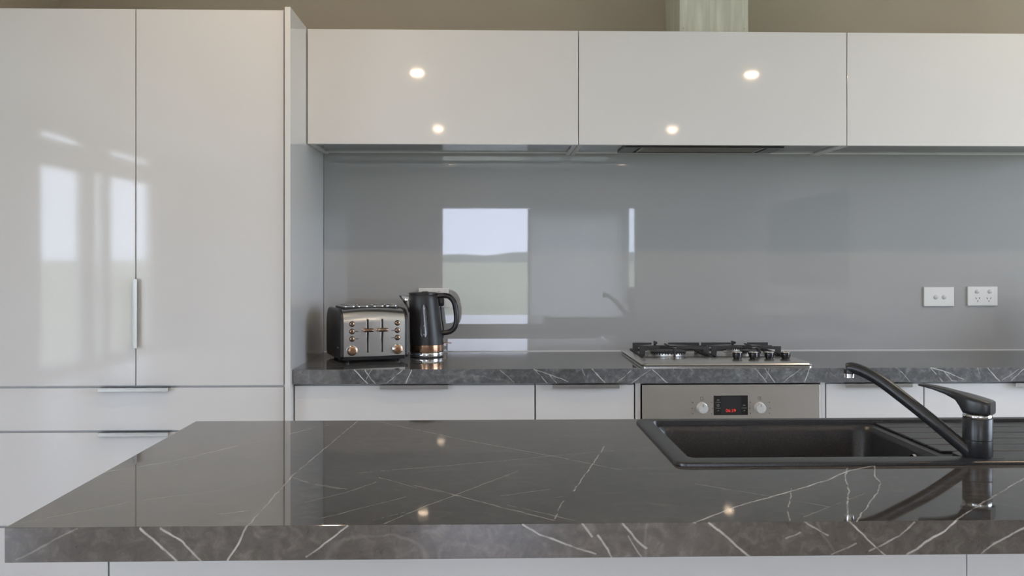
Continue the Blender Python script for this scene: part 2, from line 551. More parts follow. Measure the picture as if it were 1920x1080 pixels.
M_CHROME = mat('polished_chrome', (0.85, 0.85, 0.85), 0.06, metal=1.0)
M_TOAST = noise_vary(mat('toaster_brushed_steel', (0.80, 0.79, 0.78), 0.24, metal=1.0), (0.78, 0.77, 0.76), (0.82, 0.81, 0.80), 9.0, 4, stretch=(0.4, 20, 40), bump=0.03, bdist=0.0003)
M_COPPER = noise_vary(mat('copper_plate', (0.55, 0.33, 0.21), 0.22, metal=1.0), (0.50, 0.29, 0.18), (0.60, 0.38, 0.25), 14.0, 4, stretch=(20, 20, 0.3))
M_BRONZE = mat('antique_copper_button', (0.36, 0.25, 0.18), 0.22, metal=1.0)
M_BLACK = noise_vary(mat('matt_black_enamel', (0.022, 0.022, 0.024), 0.38), (0.020, 0.020, 0.022), (0.026, 0.026, 0.028), 60.0, 2)
M_BLACKS = mat('satin_black_plastic', (0.016, 0.016, 0.018), 0.28)
M_BLACKG = mat('gloss_black_plastic', (0.010, 0.011, 0.014), 0.08)
M_IRON = noise_vary(mat('cast_iron', (0.030, 0.030, 0.032), 0.5), (0.022, 0.022, 0.024), (0.045, 0.045, 0.047), 160.0, 3, bump=0.4, bdist=0.0004)
M_SINK = noise_vary(mat('black_granite_composite', (0.020, 0.020, 0.022), 0.30, ior=1.62), (0.014, 0.014, 0.016), (0.050, 0.050, 0.054), 420.0, 3, bump=0.25, bscale=300.0, bdist=0.0004, lo=0.45, hi=0.75)
M_TAP = noise_vary(mat('satin_black_tap', (0.030, 0.031, 0.034), 0.30), (0.026, 0.027, 0.030), (0.034, 0.035, 0.038), 90.0, 2, bump=0.08, bdist=0.0002)
M_PLATE = mat('white_socket_plastic', (0.80, 0.80, 0.78), 0.25)
M_BUTTON = mat('clear_grey_button', (0.60, 0.60, 0.59), 0.12)
M_DARK = mat('black_recess', (0.008, 0.008, 0.008), 0.6)
M_ALU = mat('cast_aluminium', (0.70, 0.69, 0.67), 0.35, metal=1.0)
M_KNOBW = mat('silver_oven_knob', (0.78, 0.79, 0.80), 0.30, metal=0.35)
M_RED = mat('red_led_digits', (0.2, 0.01, 0.01), 0.5, emit=(1.0, 0.06, 0.05), estr=0.75)
M_PRINT = mat('grey_print', (0.42, 0.42, 0.42), 0.5)
M_PRINTD = mat('dark_print', (0.05, 0.045, 0.04), 0.5)
M_DISPLAY = mat('dark_display_glass', (0.016, 0.016, 0.018), 0.08)
M_SCREEN = mat('display_window', (0.030, 0.031, 0.034), 0.12)
M_MESH = mat('hood_filter_aluminium', (0.36, 0.33, 0.28), 0.4, metal=0.8)
M_HOOD = mat('hood_dark_steel', (0.075, 0.073, 0.068), 0.3, metal=0.5)
M_GAUGE = mat('smoked_gauge_window', (0.05, 0.052, 0.058), 0.08)
M_FRAME = mat('white_window_frame', (0.72, 0.72, 0.70), 0.4)
M_LENS = mat('downlight_lens', (0.9, 0.88, 0.84), 0.4, emit=(1.0, 0.85, 0.68), estr=10.0)
M_BLIND = mat('charcoal_blind_fabric', (0.09, 0.09, 0.092), 0.9)
M_WOOD = noise_vary(mat('walnut_veneer', (0.20, 0.13, 0.085), 0.4), (0.15, 0.095, 0.06), (0.26, 0.17, 0.11), 6.0, 5, stretch=(1, 1, 12))
M_ACRYL = mat('smoke_grey_acrylic', (0.22, 0.23, 0.25), 0.08)
M_GRASS = noise_vary(mat('meadow_grass', (0.34, 0.35, 0.24), 0.95), (0.29, 0.31, 0.20), (0.40, 0.40, 0.29), 0.35, 5)
M_HILL = noise_vary(mat('hazy_tree_line', (0.16, 0.19, 0.16), 1.0), (0.13, 0.16, 0.135), (0.20, 0.23, 0.19), 0.05, 4)
M_DECK = mat('pale_concrete_paving', (0.55, 0.55, 0.53), 0.8)

M_SHEER = bpy.data.materials.new('white_sheer_cloth')
M_SHEER.use_nodes = True
_nt = M_SHEER.node_tree
_nt.nodes.clear()
_o = _nt.nodes.new('ShaderNodeOutputMaterial')
_t = _nt.nodes.new('ShaderNodeBsdfTranslucent')
_t.inputs[0].default_value = (0.62, 0.62, 0.61, 1)
_g = _nt.nodes.new('ShaderNodeBsdfDiffuse')
_g.inputs[0].default_value = (0.7, 0.7, 0.69, 1)
_m = _nt.nodes.new('ShaderNodeMixShader')
_m.inputs[0].default_value = 0.35
_nt.links.new(_t.outputs[0], _m.inputs[1])
_nt.links.new(_g.outputs[0], _m.inputs[2])
_nt.links.new(_m.outputs[0], _o.inputs[0])

M_GLASS = bpy.data.materials.new('clear_window_glass')
M_GLASS.use_nodes = True
_nt = M_GLASS.node_tree
_nt.nodes.clear()
_o = _nt.nodes.new('ShaderNodeOutputMaterial')
_t = _nt.nodes.new('ShaderNodeBsdfTransparent')
_t.inputs[0].default_value = (0.95, 0.97, 0.96, 1)
_g = _nt.nodes.new('ShaderNodeBsdfGlossy')
_g.inputs['Roughness'].default_value = 0.0
_m = _nt.nodes.new('ShaderNodeMixShader')
_m.inputs[0].default_value = 0.06
_nt.links.new(_t.outputs[0], _m.inputs[1])
_nt.links.new(_g.outputs[0], _m.inputs[2])
_nt.links.new(_m.outputs[0], _o.inputs[0])

# ------------------------------------------------------------------ the setting


def wall_with_holes(axis, pos, thick, a0, a1, z0, z1, holes):
    """wall slab across axis ('x' or 'y') from pos to pos+thick, with rectangular openings (a_lo, a_hi, z_lo, z_hi)"""
    bm = bmesh.new()
    As = sorted({a0, a1, *[h[0] for h in holes], *[h[1] for h in holes]})
    Zs = sorted({z0, z1, *[h[2] for h in holes], *[h[3] for h in holes]})

    def open_(i, j):
        if not (0 <= i < len(As) - 1 and 0 <= j < len(Zs) - 1):
            return True
        ca, cz = (As[i] + As[i + 1]) / 2, (Zs[j] + Zs[j + 1]) / 2
        return any(h[0] < ca < h[1] and h[2] < cz < h[3] for h in holes)

    def P(a, z, d):
        return (pos + d, a, z) if axis == 'x' else (a, pos + d, z)
    for i in range(len(As) - 1):
        for j in range(len(Zs) - 1):
            if open_(i, j):
                continue
            A0, A1, Z0, Z1 = As[i], As[i + 1], Zs[j], Zs[j + 1]
            for d in (0, thick):
                bm.faces.new([bm.verts.new(P(*q, d)) for q in ((A0, Z0), (A1, Z0), (A1, Z1), (A0, Z1))])
            for di, dj, q0, q1 in ((-1, 0, (A0, Z0), (A0, Z1)), (1, 0, (A1, Z0), (A1, Z1)), (0, -1, (A0, Z0), (A1, Z0)), (0, 1, (A0, Z1), (A1, Z1))):
                if open_(i + di, j + dj):
                    bm.faces.new([bm.verts.new(p) for p in (P(*q0, 0), P(*q1, 0), P(*q1, thick), P(*q0, thick))])
    bmesh.ops.remove_doubles(bm, verts=bm.verts, dist=1e-5)
    return bm


struct('floor', box(LEFT, RIGHT, REAR, WALL, -0.06, 0.0), M_FLOOR, 'oak plank floor of the open-plan room')
struct('ceiling', box(LEFT, RIGHT, REAR, WALL, CEIL, CEIL + 0.06), M_CEIL, 'flat white ceiling with recessed lights')
struct('wall_back', box(LEFT, RIGHT, WALL, WALL + 0.12, 0, CEIL), M_WALL, 'taupe painted wall behind the kitchen cabinets')
struct('wall_nook', box(LEFT + 0.001, -1.66, 3.02, WALL - 0.001, 0.001, CEIL - 0.001), M_WALL, 'taupe wall return beside the pantry cupboard')
LH = [(-2.6, -0.5, 0.06, 2.45), (-6.95, -5.45, 0.06, 2.34), (-5.35, -5.0, 0.06, 2.34), (-4.75, -3.65, 0.06, 2.30), (-6.95, -5.45, 2.50, 2.66), (-4.75, -3.65, 2.50, 2.66)]  # first opening: unseen window, added and sized to bring in daylight
RH = [(-0.15, 2.75, 0.06, 2.45)]  # unseen window, added on this side to light the cabinets
BH = [(-0.72, 2.30, 0.02, 2.10), (2.34, 2.46, 0.75, 2.15)]
struct('wall_left', wall_with_holes('x', LEFT - 0.12, 0.12, REAR, WALL, 0, CEIL, LH), M_PALE, 'pale grey wall with tall windows, the widest one added for daylight')
struct('wall_right', wall_with_holes('x', RIGHT, 0.12, REAR, WALL, 0, CEIL, RH), M_PALE, 'pale grey wall with a wide unseen window added for daylight')
struct('wall_front', wall_with_holes('y', REAR - 0.12, 0.12, LEFT, RIGHT, 0, CEIL, BH), M_PALE, 'pale grey wall with an open glass door')
_wn = [0]


def window(axis, pos, a0, a1, z0, z1, cells, pane=True):
    _wn[0] += 1
    root = thing('window_%d' % _wn[0], None, None, (pos, (a0 + a1) / 2, z0) if axis == 'x' else ((a0 + a1) / 2, pos, z0), kind='structure')
    bm = bmesh.new()
    fw = 0.05

    def B(p, q, r, s, d=0.025):
        if axis == 'x':
            add_box(bm, pos - d, pos + d, p, q, r, s)
        else:
            add_box(bm, p, q, pos - d, pos + d, r, s)
    e = 0.001
    B(a0 + e, a1 - e, z0 + e, z0 + fw)
    B(a0 + e, a1 - e, z1 - fw, z1 - e)
    for k in range(cells + 1):
        c = a0 + (a1 - a0) * k / cells
        lo, hi = (c + e, c + fw) if k == 0 else ((c - fw, c - e) if k == cells else (c - fw / 2, c + fw / 2))
        if a1 - a0 < 0.2:
            lo, hi = (c + e, c + 0.012) if k == 0 else (c - 0.012, c - e)
        B(lo, hi, z0 + fw, z1 - fw)
    obj('window_frame', bm, M_FRAME, root, world=True)
    if pane:
        for k in range(cells):
            c0, c1 = a0 + (a1 - a0) * k / cells + 0.02, a0 + (a1 - a0) * (k + 1) / cells - 0.02
            if a1 - a0 < 0.2:
                c0, c1 = a0 + 0.012, a1 - 0.012
            bm = box(pos - 0.003, pos + 0.003, c0, c1, z0 + fw, z1 - fw) if axis == 'x' else box(c0, c1, pos - 0.003, pos + 0.003, z0 + fw, z1 - fw)
            obj('pane', bm, M_GLASS, root, world=True)


for h, c in zip(LH, (2, 1, 1, 1, 1, 1)):  # the first one is the added daylight window
    window('x', LEFT - 0.06, *h, c)
window('x', RIGHT + 0.06, *RH[0], 3)  # added daylight window, out of view
window('y', REAR - 0.06, *BH[1], 1)
# the rear glass door stands open: its leaf is slid over the fixed half, behind a sheer curtain added to brighten the splashback
dr = thing('door_1', 'white framed sliding glass door pushed open', None, (0.79, REAR - 0.06, 0), kind='structure')
bm = bmesh.new()
for q in ((0.68, 0.76, 0.03, 2.09), (2.21, 2.29, 0.03, 2.09), (0.76, 2.21, 0.03, 0.12), (0.76, 2.21, 2.01, 2.09)):
    add_box(bm, q[0], q[1], REAR - 0.08, REAR - 0.04, q[2], q[3])
obj('door_frame', bm, M_FRAME, dr, world=True)
obj('pane', box(0.76, 2.21, REAR - 0.063, REAR - 0.057, 0.12, 2.01), M_GLASS, dr, world=True)
obj('door_handle', box(0.705, 0.735, REAR - 0.04, REAR - 0.01, 0.95, 1.15, 0.005), M_STEELH, dr, world=True)
t = thing('added_sheer_curtain', 'white sheer curtain, added for brightness, over the fixed half of the rear glass door', 'curtain', (1.5, REAR + 0.07, 0))
bm = bmesh.new()
pl = [(0.72 + 1.62 * i / 120, REAR + 0.07 + 0.022 * math.sin(i * 0.95)) for i in range(121)]
add_loops(bm, [[(x, y, z) for x, y in pl] for z in (0.02, 0.7, 1.4, 2.14)], closed=False)
obj('cloth', bm, M_SHEER, t, smooth=True, world=True)
obj('curtain_rail', tube([(-0.85, REAR + 0.07, 2.16), (2.42, REAR + 0.07, 2.16)], 0.012, 12), M_STEELH, t, smooth=True, world=True)
# outside: meadow, paving and a distant line of trees
bm = bmesh.new()
bmesh.ops.create_grid(bm, x_segments=2, y_segments=2, size=700)
bmesh.ops.translate(bm, verts=bm.verts, vec=(0, 0, -0.25))
struct('ground_outside', bm, M_GRASS, 'grass meadow outside the windows')
struct('terrace', box(-3.5, 4.2, -11.2, REAR - 0.13, -0.22, -0.02), M_DECK, 'pale paved terrace outside the rear door')
bm = bmesh.new()
rows = []
for lvl in range(3):
    row = []
    for i in range(241):
        a = 2 * math.pi * i / 240
        r = 380 + 40 * math.sin(3 * a) + 25 * lvl
        h = (3.5 + 1.6 * math.sin(7 * a) + 1.2 * math.sin(17 * a + 1) + 0.6 * math.sin(53 * a) + 0.35 * math.sin(117 * a)) * (0, 0.75, 1.0)[lvl]
        row.append((r * math.cos(a), r * math.sin(a), -0.4 + max(h, 0)))
    rows.append(row)
add_loops(bm, rows, closed=False)
struct('hills', bm, M_HILL, 'distant hazy tree-covered hills', smooth=True)

# ------------------------------------------------------------------ fixed kitchen joinery
G = 0.0015      # half of the gap between two fronts


def lip_handle(x0, x1, yf, ztop, parent):
    """folded steel edge pull on the top edge of a front"""
    bm = bmesh.new()
    add_box(bm, x0, x1, yf - 0.020, yf + 0.010, ztop + 0.0008, ztop + 0.0026)
    add_box(bm, x0, x1, yf - 0.020, yf - 0.0178, ztop - 0.0100, ztop + 0.0008, 0.0006)
    return obj('handle', bm, M_STEELH, parent, world=True, label='brushed steel edge pull')


def front(name, x0, x1, y0, z0, z1, parent, th=0.018):
    return obj(name, box(x0 + G, x1 - G, y0, y0 + th, z0 + G, z1 - G, 0.0012), M_WHITE, parent, world=True)


# tall pantry cupboard
PX0, PX1, PXM, PY, TOP = -1.640, -0.6595, -1.138, 3.062, 2.080
t = thing('pantry_cabinet', 'tall white gloss pantry cupboard with two doors over wide drawers', 'cabinet', (-1.14, 3.36, 0))
obj('body', box(PX0, -0.6595, PY + 0.0195, WALL - 0.003, 0.10, TOP - 0.004), M_CARCASS, t, world=True)
for x0, x1 in ((PX0, PXM), (PXM, PX1)):
    d = front('door', x0, x1, PY, 0.850, TOP - 0.004, t)
    if x1 == PX1:
        bm = bmesh.new()
        add_box(bm, PXM - 0.0012, PXM + 0.0012, PY - 0.020, PY + 0.012, 0.975, 1.199)
        add_box(bm, PXM + 0.0012, PXM + 0.0115, PY - 0.020, PY - 0.0178, 0.975, 1.199, 0.0005)
        obj('handle', bm, M_STEELH, d, world=True, label='upright steel edge pull')
for z0, z1 in ((0.7055, 0.848), (0.3985, 0.7035), (0.10, 0.3965)):
    d = front('drawer', PX0, PX1, PY, z0, z1 - 0.002, t)
    lip_handle(-1.2525, -1.0266, PY, z1 - 0.0035, d)
obj('end_panel', box(-0.6555, -0.6368, 3.052, WALL - 0.003, 0.0, TOP + 0.003, 0.001), M_WHITE, t, world=True)
obj('kickboard', box(PX0, -0.6595, PY + 0.06, PY + 0.076, 0.002, 0.098), M_CARCASS, t, world=True)

# overhead cupboards
UY, UZ0, UZ1 = 3.325, 1.670, 2.080
UX = (-0.6352, 0.3290, 1.2972, 2.2650)
ULAB = ('white gloss overhead cupboard reaching the tall pantry panel', 'white gloss overhead cupboard that holds the extractor hood above the cooktop', 'white gloss overhead cupboard beyond the extractor hood, above the wall switches')
for k in range(3):
    x0, x1 = UX[k], UX[k + 1]
    t = thing('overhead_cabinet', ULAB[k], 'cabinet', ((x0 + x1) / 2, 3.5, UZ0), group='overhead cupboards')
    bm = bmesh.new()
    add_box(bm, x0 + 0.002, x0 + 0.018, UY + 0.0195, 3.6685, UZ0 + 0.003, UZ1 - 0.002)
    add_box(bm, x1 - 0.018, x1 - 0.002, UY + 0.0195, 3.6685, UZ0 + 0.003, UZ1 - 0.002)
    add_box(bm, x0 + 0.018, x1 - 0.018, UY + 0.0195, 3.6685, UZ1 - 0.018, UZ1 - 0.002)
    add_box(bm, x0 + 0.018, x1 - 0.018, 3.644, 3.6685, UZ0 + 0.012, UZ1 - 0.018)
    obj('body', bm, M_CARCASS, t, world=True)
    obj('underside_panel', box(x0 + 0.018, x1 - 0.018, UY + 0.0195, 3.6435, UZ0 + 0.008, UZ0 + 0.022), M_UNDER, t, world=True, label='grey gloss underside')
    obj('back_rail', box(x0 + 0.018, x1 - 0.018, 3.612, 3.618, UZ0 + 0.003, UZ0 + 0.0079), M_CARCASS, t, world=True)
    front('door', x0, x1, UY, UZ0, UZ1, t)

# extractor hood set into the underside of the middle cupboard
hx0, hx1, hy0, hy1, hz = 0.505, 1.094, 3.40, 3.585, UZ0 + 0.0075
t = thing('range_hood', 'slim dark steel extractor hood with mesh filter above the cooktop', 'range hood', (0.80, 3.49, hz))
bm = bmesh.new()
for q in ((hx0, hx1, hy0, hy0 + 0.02), (hx0, hx1, hy1 - 0.02, hy1), (hx0, hx0 + 0.055, hy0 + 0.02, hy1 - 0.02), (hx1 - 0.055, hx1, hy0 + 0.02, hy1 - 0.02)):
    add_box(bm, *q, hz - 0.006, hz)
obj('frame', bm, M_HOOD, t, world=True)
obj('backing', box(hx0 + 0.055, hx1 - 0.055, hy0 + 0.02, hy1 - 0.02, hz - 0.001, hz), M_DARK, t, world=True)
for xq in (hx0 + 0.066, hx1 - 0.074):
    obj('filter_rail', box(xq, xq + 0.008, hy0 + 0.022, hy1 - 0.022, hz - 0.0055, hz - 0.001), M_STEELH, t, world=True)
bm = bmesh.new()
for k in range(52):
    x = hx0 + 0.078 + k * (hx1 - hx0 - 0.156) / 51
    add_box(bm, x - 0.0012, x + 0.0012, hy0 + 0.022, hy1 - 0.022, hz - 0.0048, hz - 0.0028)
for k in range(16):
    y = hy0 + 0.026 + k * (hy1 - hy0 - 0.052) / 15
    add_box(bm, hx0 + 0.076, hx1 - 0.076, y - 0.0012, y + 0.0012, hz - 0.0044, hz - 0.0026)
obj('filter_mesh', bm, M_MESH, t, world=True, kind='stuff')

# boxed post above the hood
t = thing('flue_casing', 'white painted timber flue casing standing on the overhead cupboards', 'casing', (0.835, 3.54, UZ1))
obj('front_board', box(0.7085, 0.9620, 3.405, 3.424, UZ1 + 0.001, CEIL - 0.002, 0.0015), M_POST, t, world=True)
obj('side_board', box(0.7085, 0.7265, 3.4245, WALL - 0.002, UZ1 + 0.001, CEIL - 0.002), M_POST, t, world=True)
obj('side_board', box(0.9440, 0.9620, 3.4245, WALL - 0.002, UZ1 + 0.001, CEIL - 0.002), M_POST, t, world=True)
for x in (0.722, 0.948):
    obj('screw', lathe([(0.0, -0.001), (0.0028, -0.001), (0.0028, 0.001), (0.0, 0.001)], n=12, cap=False, mat=Matrix.Translation((x, 3.4045, UZ1 + 0.030)) @ Matrix.Rotation(math.pi / 2, 4, 'X')), M_STEELH, t, world=True)

# base units along the wall
BY, BZ1 = 3.100, 0.8460
t = None
BASE = [(-0.6354, 0.1622, -0.3500, -0.1269, 'wide white gloss drawer unit next to the tall pantry panel'),
        (0.1622, 0.4942, 0.2185, 0.4410, 'narrow white gloss drawer unit on the pantry side of the oven'),
        (1.1371, 1.4712, 1.1990, 1.4245, 'narrow white gloss drawer unit on the far side of the oven, behind the tap'),
        (1.4712, 2.3030, 1.7720, 2.0010, 'wide white gloss drawer unit under the wall switches')]
for x0, x1, a, b, lab in BASE:
    t = thing('drawer_unit', lab, 'cabinet', ((x0 + x1) / 2, 3.4, 0), group='base drawer units')
    obj('body', box(x0 + 0.001, x1 - 0.001, BY + 0.0195, 3.66, 0.10, 0.8515), M_CARCASS, t, world=True)
    for z0, z1 in ((0.660, BZ1), (0.382, 0.657), (0.10, 0.379)):
        d = front('drawer', x0 + 0.001, x1 - 0.001, BY, z0, z1, t)
        lip_handle(a, b, BY, z1 - 0.0015, d)
    obj('kickboard', box(x0 + 0.001, x1 - 0.001, BY + 0.05, BY + 0.066, 0.002, 0.098), M_CARCASS, t, world=True)
# oven housing
t = thing('oven_housing', 'white oven housing panels framing the built-in oven', 'cabinet', (0.8163, 3.4, 0))
obj('side_panel', box(0.4965, 0.5140, BY, 3.66, 0.0, 0.8515, 0.0008), M_WHITE, t, world=True)
obj('side_panel', box(1.1185, 1.1350, BY, 3.66, 0.0, 0.8515, 0.0008), M_WHITE, t, world=True)
obj('top_rail', box(0.5145, 1.1180, BY + 0.003, BY + 0.06, 0.8475, 0.8515), M_WHITE, t, world=True)
front('drawer', 0.5145, 1.1180, BY, 0.10, 0.236, t)
obj('kickboard', box(0.5145, 1.1180, BY + 0.05, BY + 0.066, 0.002, 0.098), M_CARCASS, t, world=True)

# back worktop with a splashback of grey glass
t = obj('worktop', box(-0.6352, 2.42, 3.08, 3.668, 0.8522, 0.900, 0.0012), M_BENCH)
t['label'] = 'dark grey marble-look worktop along the wall under the glass splashback'
t['category'] = 'worktop'
sp = thing('splashback', None, None, (1.28, 3.673, 0.895))
obj('glass_panel', box(-0.6352, 3.2, 3.6695, WALL - 0.0035, 0.895, 1.70), M_SPLASH, sp, world=True)
obj('sealant_bead', box(-0.6340, 2.42, 3.6665, 3.6693, 0.9003, 0.9030), M_PLATE, sp, world=True)
sp['label'] = 'large grey glass splashback between worktop and overhead cupboards'
sp['category'] = 'splashback'

# island worktop: slab with a cut-out for the sink
bm = bmesh.new()
xs, ys = (-0.650, 0.346, 1.280, 2.25), (1.278, 1.640, 2.058, 2.108)
for z in (0.8527, 0.900):
    for i in range(3):
        for j in range(3):
            if (i, j) != (1, 1):
                bm.faces.new([bm.verts.new(p) for p in ((xs[i], ys[j], z), (xs[i + 1], ys[j], z), (xs[i + 1], ys[j + 1], z), (xs[i], ys[j + 1], z))])
for X0, X1, Y0, Y1 in ((xs[0], xs[3], ys[0], ys[3]), (xs[1], xs[2], ys[1], ys[2])):
    q = ((X0, Y0), (X1, Y0), (X1, Y1), (X0, Y1))
    xsb = [v for v in xs if X0 <= v <= X1]
    ysb = [v for v in ys if Y0 <= v <= Y1]
    for Y in (Y0, Y1):
        for a, b in zip(xsb, xsb[1:]):
            bm.faces.new([bm.verts.new(p) for p in ((a, Y, 0.8527), (b, Y, 0.8527), (b, Y, 0.9), (a, Y, 0.9))])
    for X in (X0, X1):
        for a, b in zip(ysb, ysb[1:]):
            bm.faces.new([bm.verts.new(p) for p in ((X, a, 0.8527), (X, b, 0.8527), (X, b, 0.9), (X, a, 0.9))])
bmesh.ops.remove_doubles(bm, verts=bm.verts, dist=1e-5)
bmesh.ops.recalc_face_normals(bm, faces=bm.faces)
es = [e for e in bm.edges if len(e.link_faces) == 2 and e.calc_face_angle(0) > 1.0]
bmesh.ops.bevel(bm, geom=es, offset=0.0006, segments=2, profile=0.5, affect='EDGES')
t = obj('island_worktop', bm, M_ISLAND)
t['label'] = 'dark grey-brown marble-look island worktop with pale veins around the sink'
t['category'] = 'worktop'

# island cabinet
t = thing('island_cabinet', 'white kitchen island base under the dark marble-look island top', 'cabinet', (0.8, 1.8, 0))
obj('end_panel', box(-0.6385, -0.6215, 1.550, 2.095, 0.0, 0.852, 0.0008), M_WHITE, t, world=True)
obj('end_panel', box(2.215, 2.232, 1.550, 2.095, 0.0, 0.852, 0.0008), M_WHITE, t, world=True)
for x0, x1 in ((-0.6195, 0.8085), (0.8105, 2.2145)):
    obj('back_panel', box(x0, x1, 1.5515, 1.567, 0.0, 0.852, 0.0008), M_WHITE, t, world=True)
for k in range(4):
    w = (2.2145 + 0.6195) / 4
    d = front('door', -0.6195 + k * w, -0.6195 + (k + 1) * w, 2.072, 0.10, 0.845, t)
    d2 = obj('handle', box(-0.6195 + k * w + w / 2 - 0.11, -0.6195 + k * w + w / 2 + 0.11, 2.091, 2.108, 0.836, 0.8455, 0.0006), M_STEELH, d, world=True)
obj('kickboard', box(-0.6195, 2.2145, 2.02, 2.036, 0.002, 0.098), M_CARCASS, t, world=True)
obj('base_board', box(-0.6195, 2.2145, 1.568, 2.070, 0.10, 0.116), M_CARCASS, t, world=True)

# ------------------------------------------------------------------ sink
t = thing('kitchen_sink', 'black granite composite sink with bowl and grooved drainer set into the island', 'sink', (0.81, 1.85, 0.9))


def rl(x0, x1, y0, y1, r, z, seg=6):
    return [(a, b, z) for a, b in rrect(x0, x1, y0, y1, r, seg)]


bm = bmesh.new()
add_loops(bm, [rl(0.360, 1.262, 1.650, 2.048, 0.02, 0.8985), rl(0.332, 1.290, 1.620, 2.078, 0.022, 0.9005), rl(0.3325, 1.2895, 1.6205, 2.0775, 0.022, 0.9045),
               rl(0.335, 1.287, 1.623, 2.075, 0.020, 0.9062), rl(0.338, 1.284, 1.626, 2.072, 0.018, 0.9066),
               rl(0.362, 1.262, 1.664, 2.050, 0.016, 0.9066), rl(0.3635, 1.2605, 1.6655, 2.0485, 0.016, 0.9060), rl(0.3645, 1.2595, 1.6665, 2.0475, 0.016, 0.8965)])
obj('rim', bm, M_SINK, t, smooth=True, world=True)
bm = bmesh.new()
A = rl(0.3645, 1.2595, 1.6665, 2.0475, 0.016, 0.8965)
Bq = rl(0.3660, 0.8400, 1.6680, 2.030, 0.030, 0.8965)
add_loops(bm, [A, Bq])
obj('drainer_tray', bm, M_SINK, t, world=True)
bm = bmesh.new()
lo = [rl(0.3660, 0.8400, 1.6680, 2.030, 0.030, 0.8965), rl(0.3665, 0.8375, 1.6695, 2.0285, 0.030, 0.8935), rl(0.369, 0.834, 1.672, 2.026, 0.032, 0.885), rl(0.376, 0.826, 1.680, 2.018, 0.040, 0.745)]
for k in range(1, 6):
    a = math.pi / 2 * k / 5
    o_ = 0.03 * (1 - math.cos(a))
    lo.append(rl(0.376 + o_, 0.826 - o_, 1.680 + o_, 2.018 - o_, 0.040, 0.745 - 0.03 * math.sin(a)))
lo.append(rl(0.55, 0.65, 1.80, 1.90, 0.049, 0.7135))
add_loops(bm, lo, cap1=True)
obj('bowl', bm, M_SINK, t, smooth=True, world=True)
obj('drain_strainer', lathe([(0.0, 0.7175), (0.030, 0.7175), (0.040, 0.7165), (0.044, 0.7140)], 0.60, 1.85, 32, cap=False), M_CHROME, t, smooth=True, world=True)
ov = Matrix.Translation((0.8325, 1.795, 0.868)) @ Matrix.Rotation(-math.pi / 2, 4, 'Y')
o_ = obj('overflow', lathe([(0.0105, -0.001), (0.0105, 0.003), (0.0145, 0.004), (0.0155, -0.001)], n=28, mat=ov, cap=False), M_CHROME, t, smooth=True, world=True, label='chrome overflow ring')
obj('overflow_hole', lathe([(0.0, 0.001), (0.0105, 0.001)], n=28, mat=ov, cap=False), M_DARK, o_, world=True)
for k in range(6):
    y = 1.674 + k * 0.0620
    obj('drainer_ridge', box(0.880 if k == 0 else 0.858, 1.250, y + 0.002, y + 0.0585, 0.8968, 0.9012, 0.0014), M_SINK, t, world=True)
obj('tap_ledge', prism(rrect(0.856, 0.932, 1.640, 1.702, 0.012), 0.8966, 0.9070, 'z'), M_SINK, t, world=True)

# ------------------------------------------------------------------ mixer tap
TX, TY, TZ = 0.890, 1.6685, 0.9071
t = thing('mixer_tap', 'matt black single lever mixer tap with chrome ring on the sink', 'tap', (TX, TY, TZ))
obj('base', lathe([(0.0, 0), (0.0245, 0), (0.0252, 0.001), (0.0252, 0.0285), (0.0246, 0.0292), (0.0, 0.0292)], n=48, cap=False), M_TAP, t, smooth=True)
obj('body', lathe([(0.0, 0.0296), (0.0246, 0.0296), (0.0252, 0.0302), (0.0252, 0.0670), (0.0246, 0.0680), (0.0, 0.0680)], n=48, cap=False), M_TAP, t, smooth=True)
obj('chrome_ring', lathe([(0.0, 0.0682), (0.0238, 0.0682), (0.0247, 0.0700), (0.0247, 0.0735), (0.0238, 0.0752), (0.0, 0.0752)], n=48, cap=False), M_CHROME, t, smooth=True, label='polished chrome ring')
# spout
sp_pts = [(0.876, 1.6660, 0.9105), (0.8688, 1.6690, 0.9180), (0.8209, 1.6931, 0.9640), (0.7777, 1.7293, 1.0055), (0.7483, 1.7551, 1.0318), (0.7239, 1.7730, 1.0468), (0.7074, 1.7850, 1.0525), (0.7005, 1.7910, 1.0508)]
path = [Vector(p) - Vector((TX, TY, TZ)) for p in spline(sp_pts, 8)]
n = len(path)
sp_o = obj('spout', tube(path, [0.0118 - 0.0012 * i / (n - 1) if i < n - 1 else 0.0090 for i in range(n)], 20), M_TAP, t, smooth=True)
nz = Vector((0.7022, 1.7890, 1.0500)) - Vector((TX, TY, TZ))
obj('nozzle', tube([nz + Vector((0, 0, 0.0)), nz + Vector((0, 0.0002, -0.006)), nz + Vector((0, 0.0003, -0.0085))], [0.0098, 0.0105, 0.0103], 22), M_TAP, sp_o, smooth=True)
obj('aerator', tube([nz + Vector((0, 0.0003, -0.0086)), nz + Vector((0, 0.0004, -0.0165))], [0.0096, 0.0094], 22), M_CHROME, sp_o, smooth=True, label='chrome aerator')
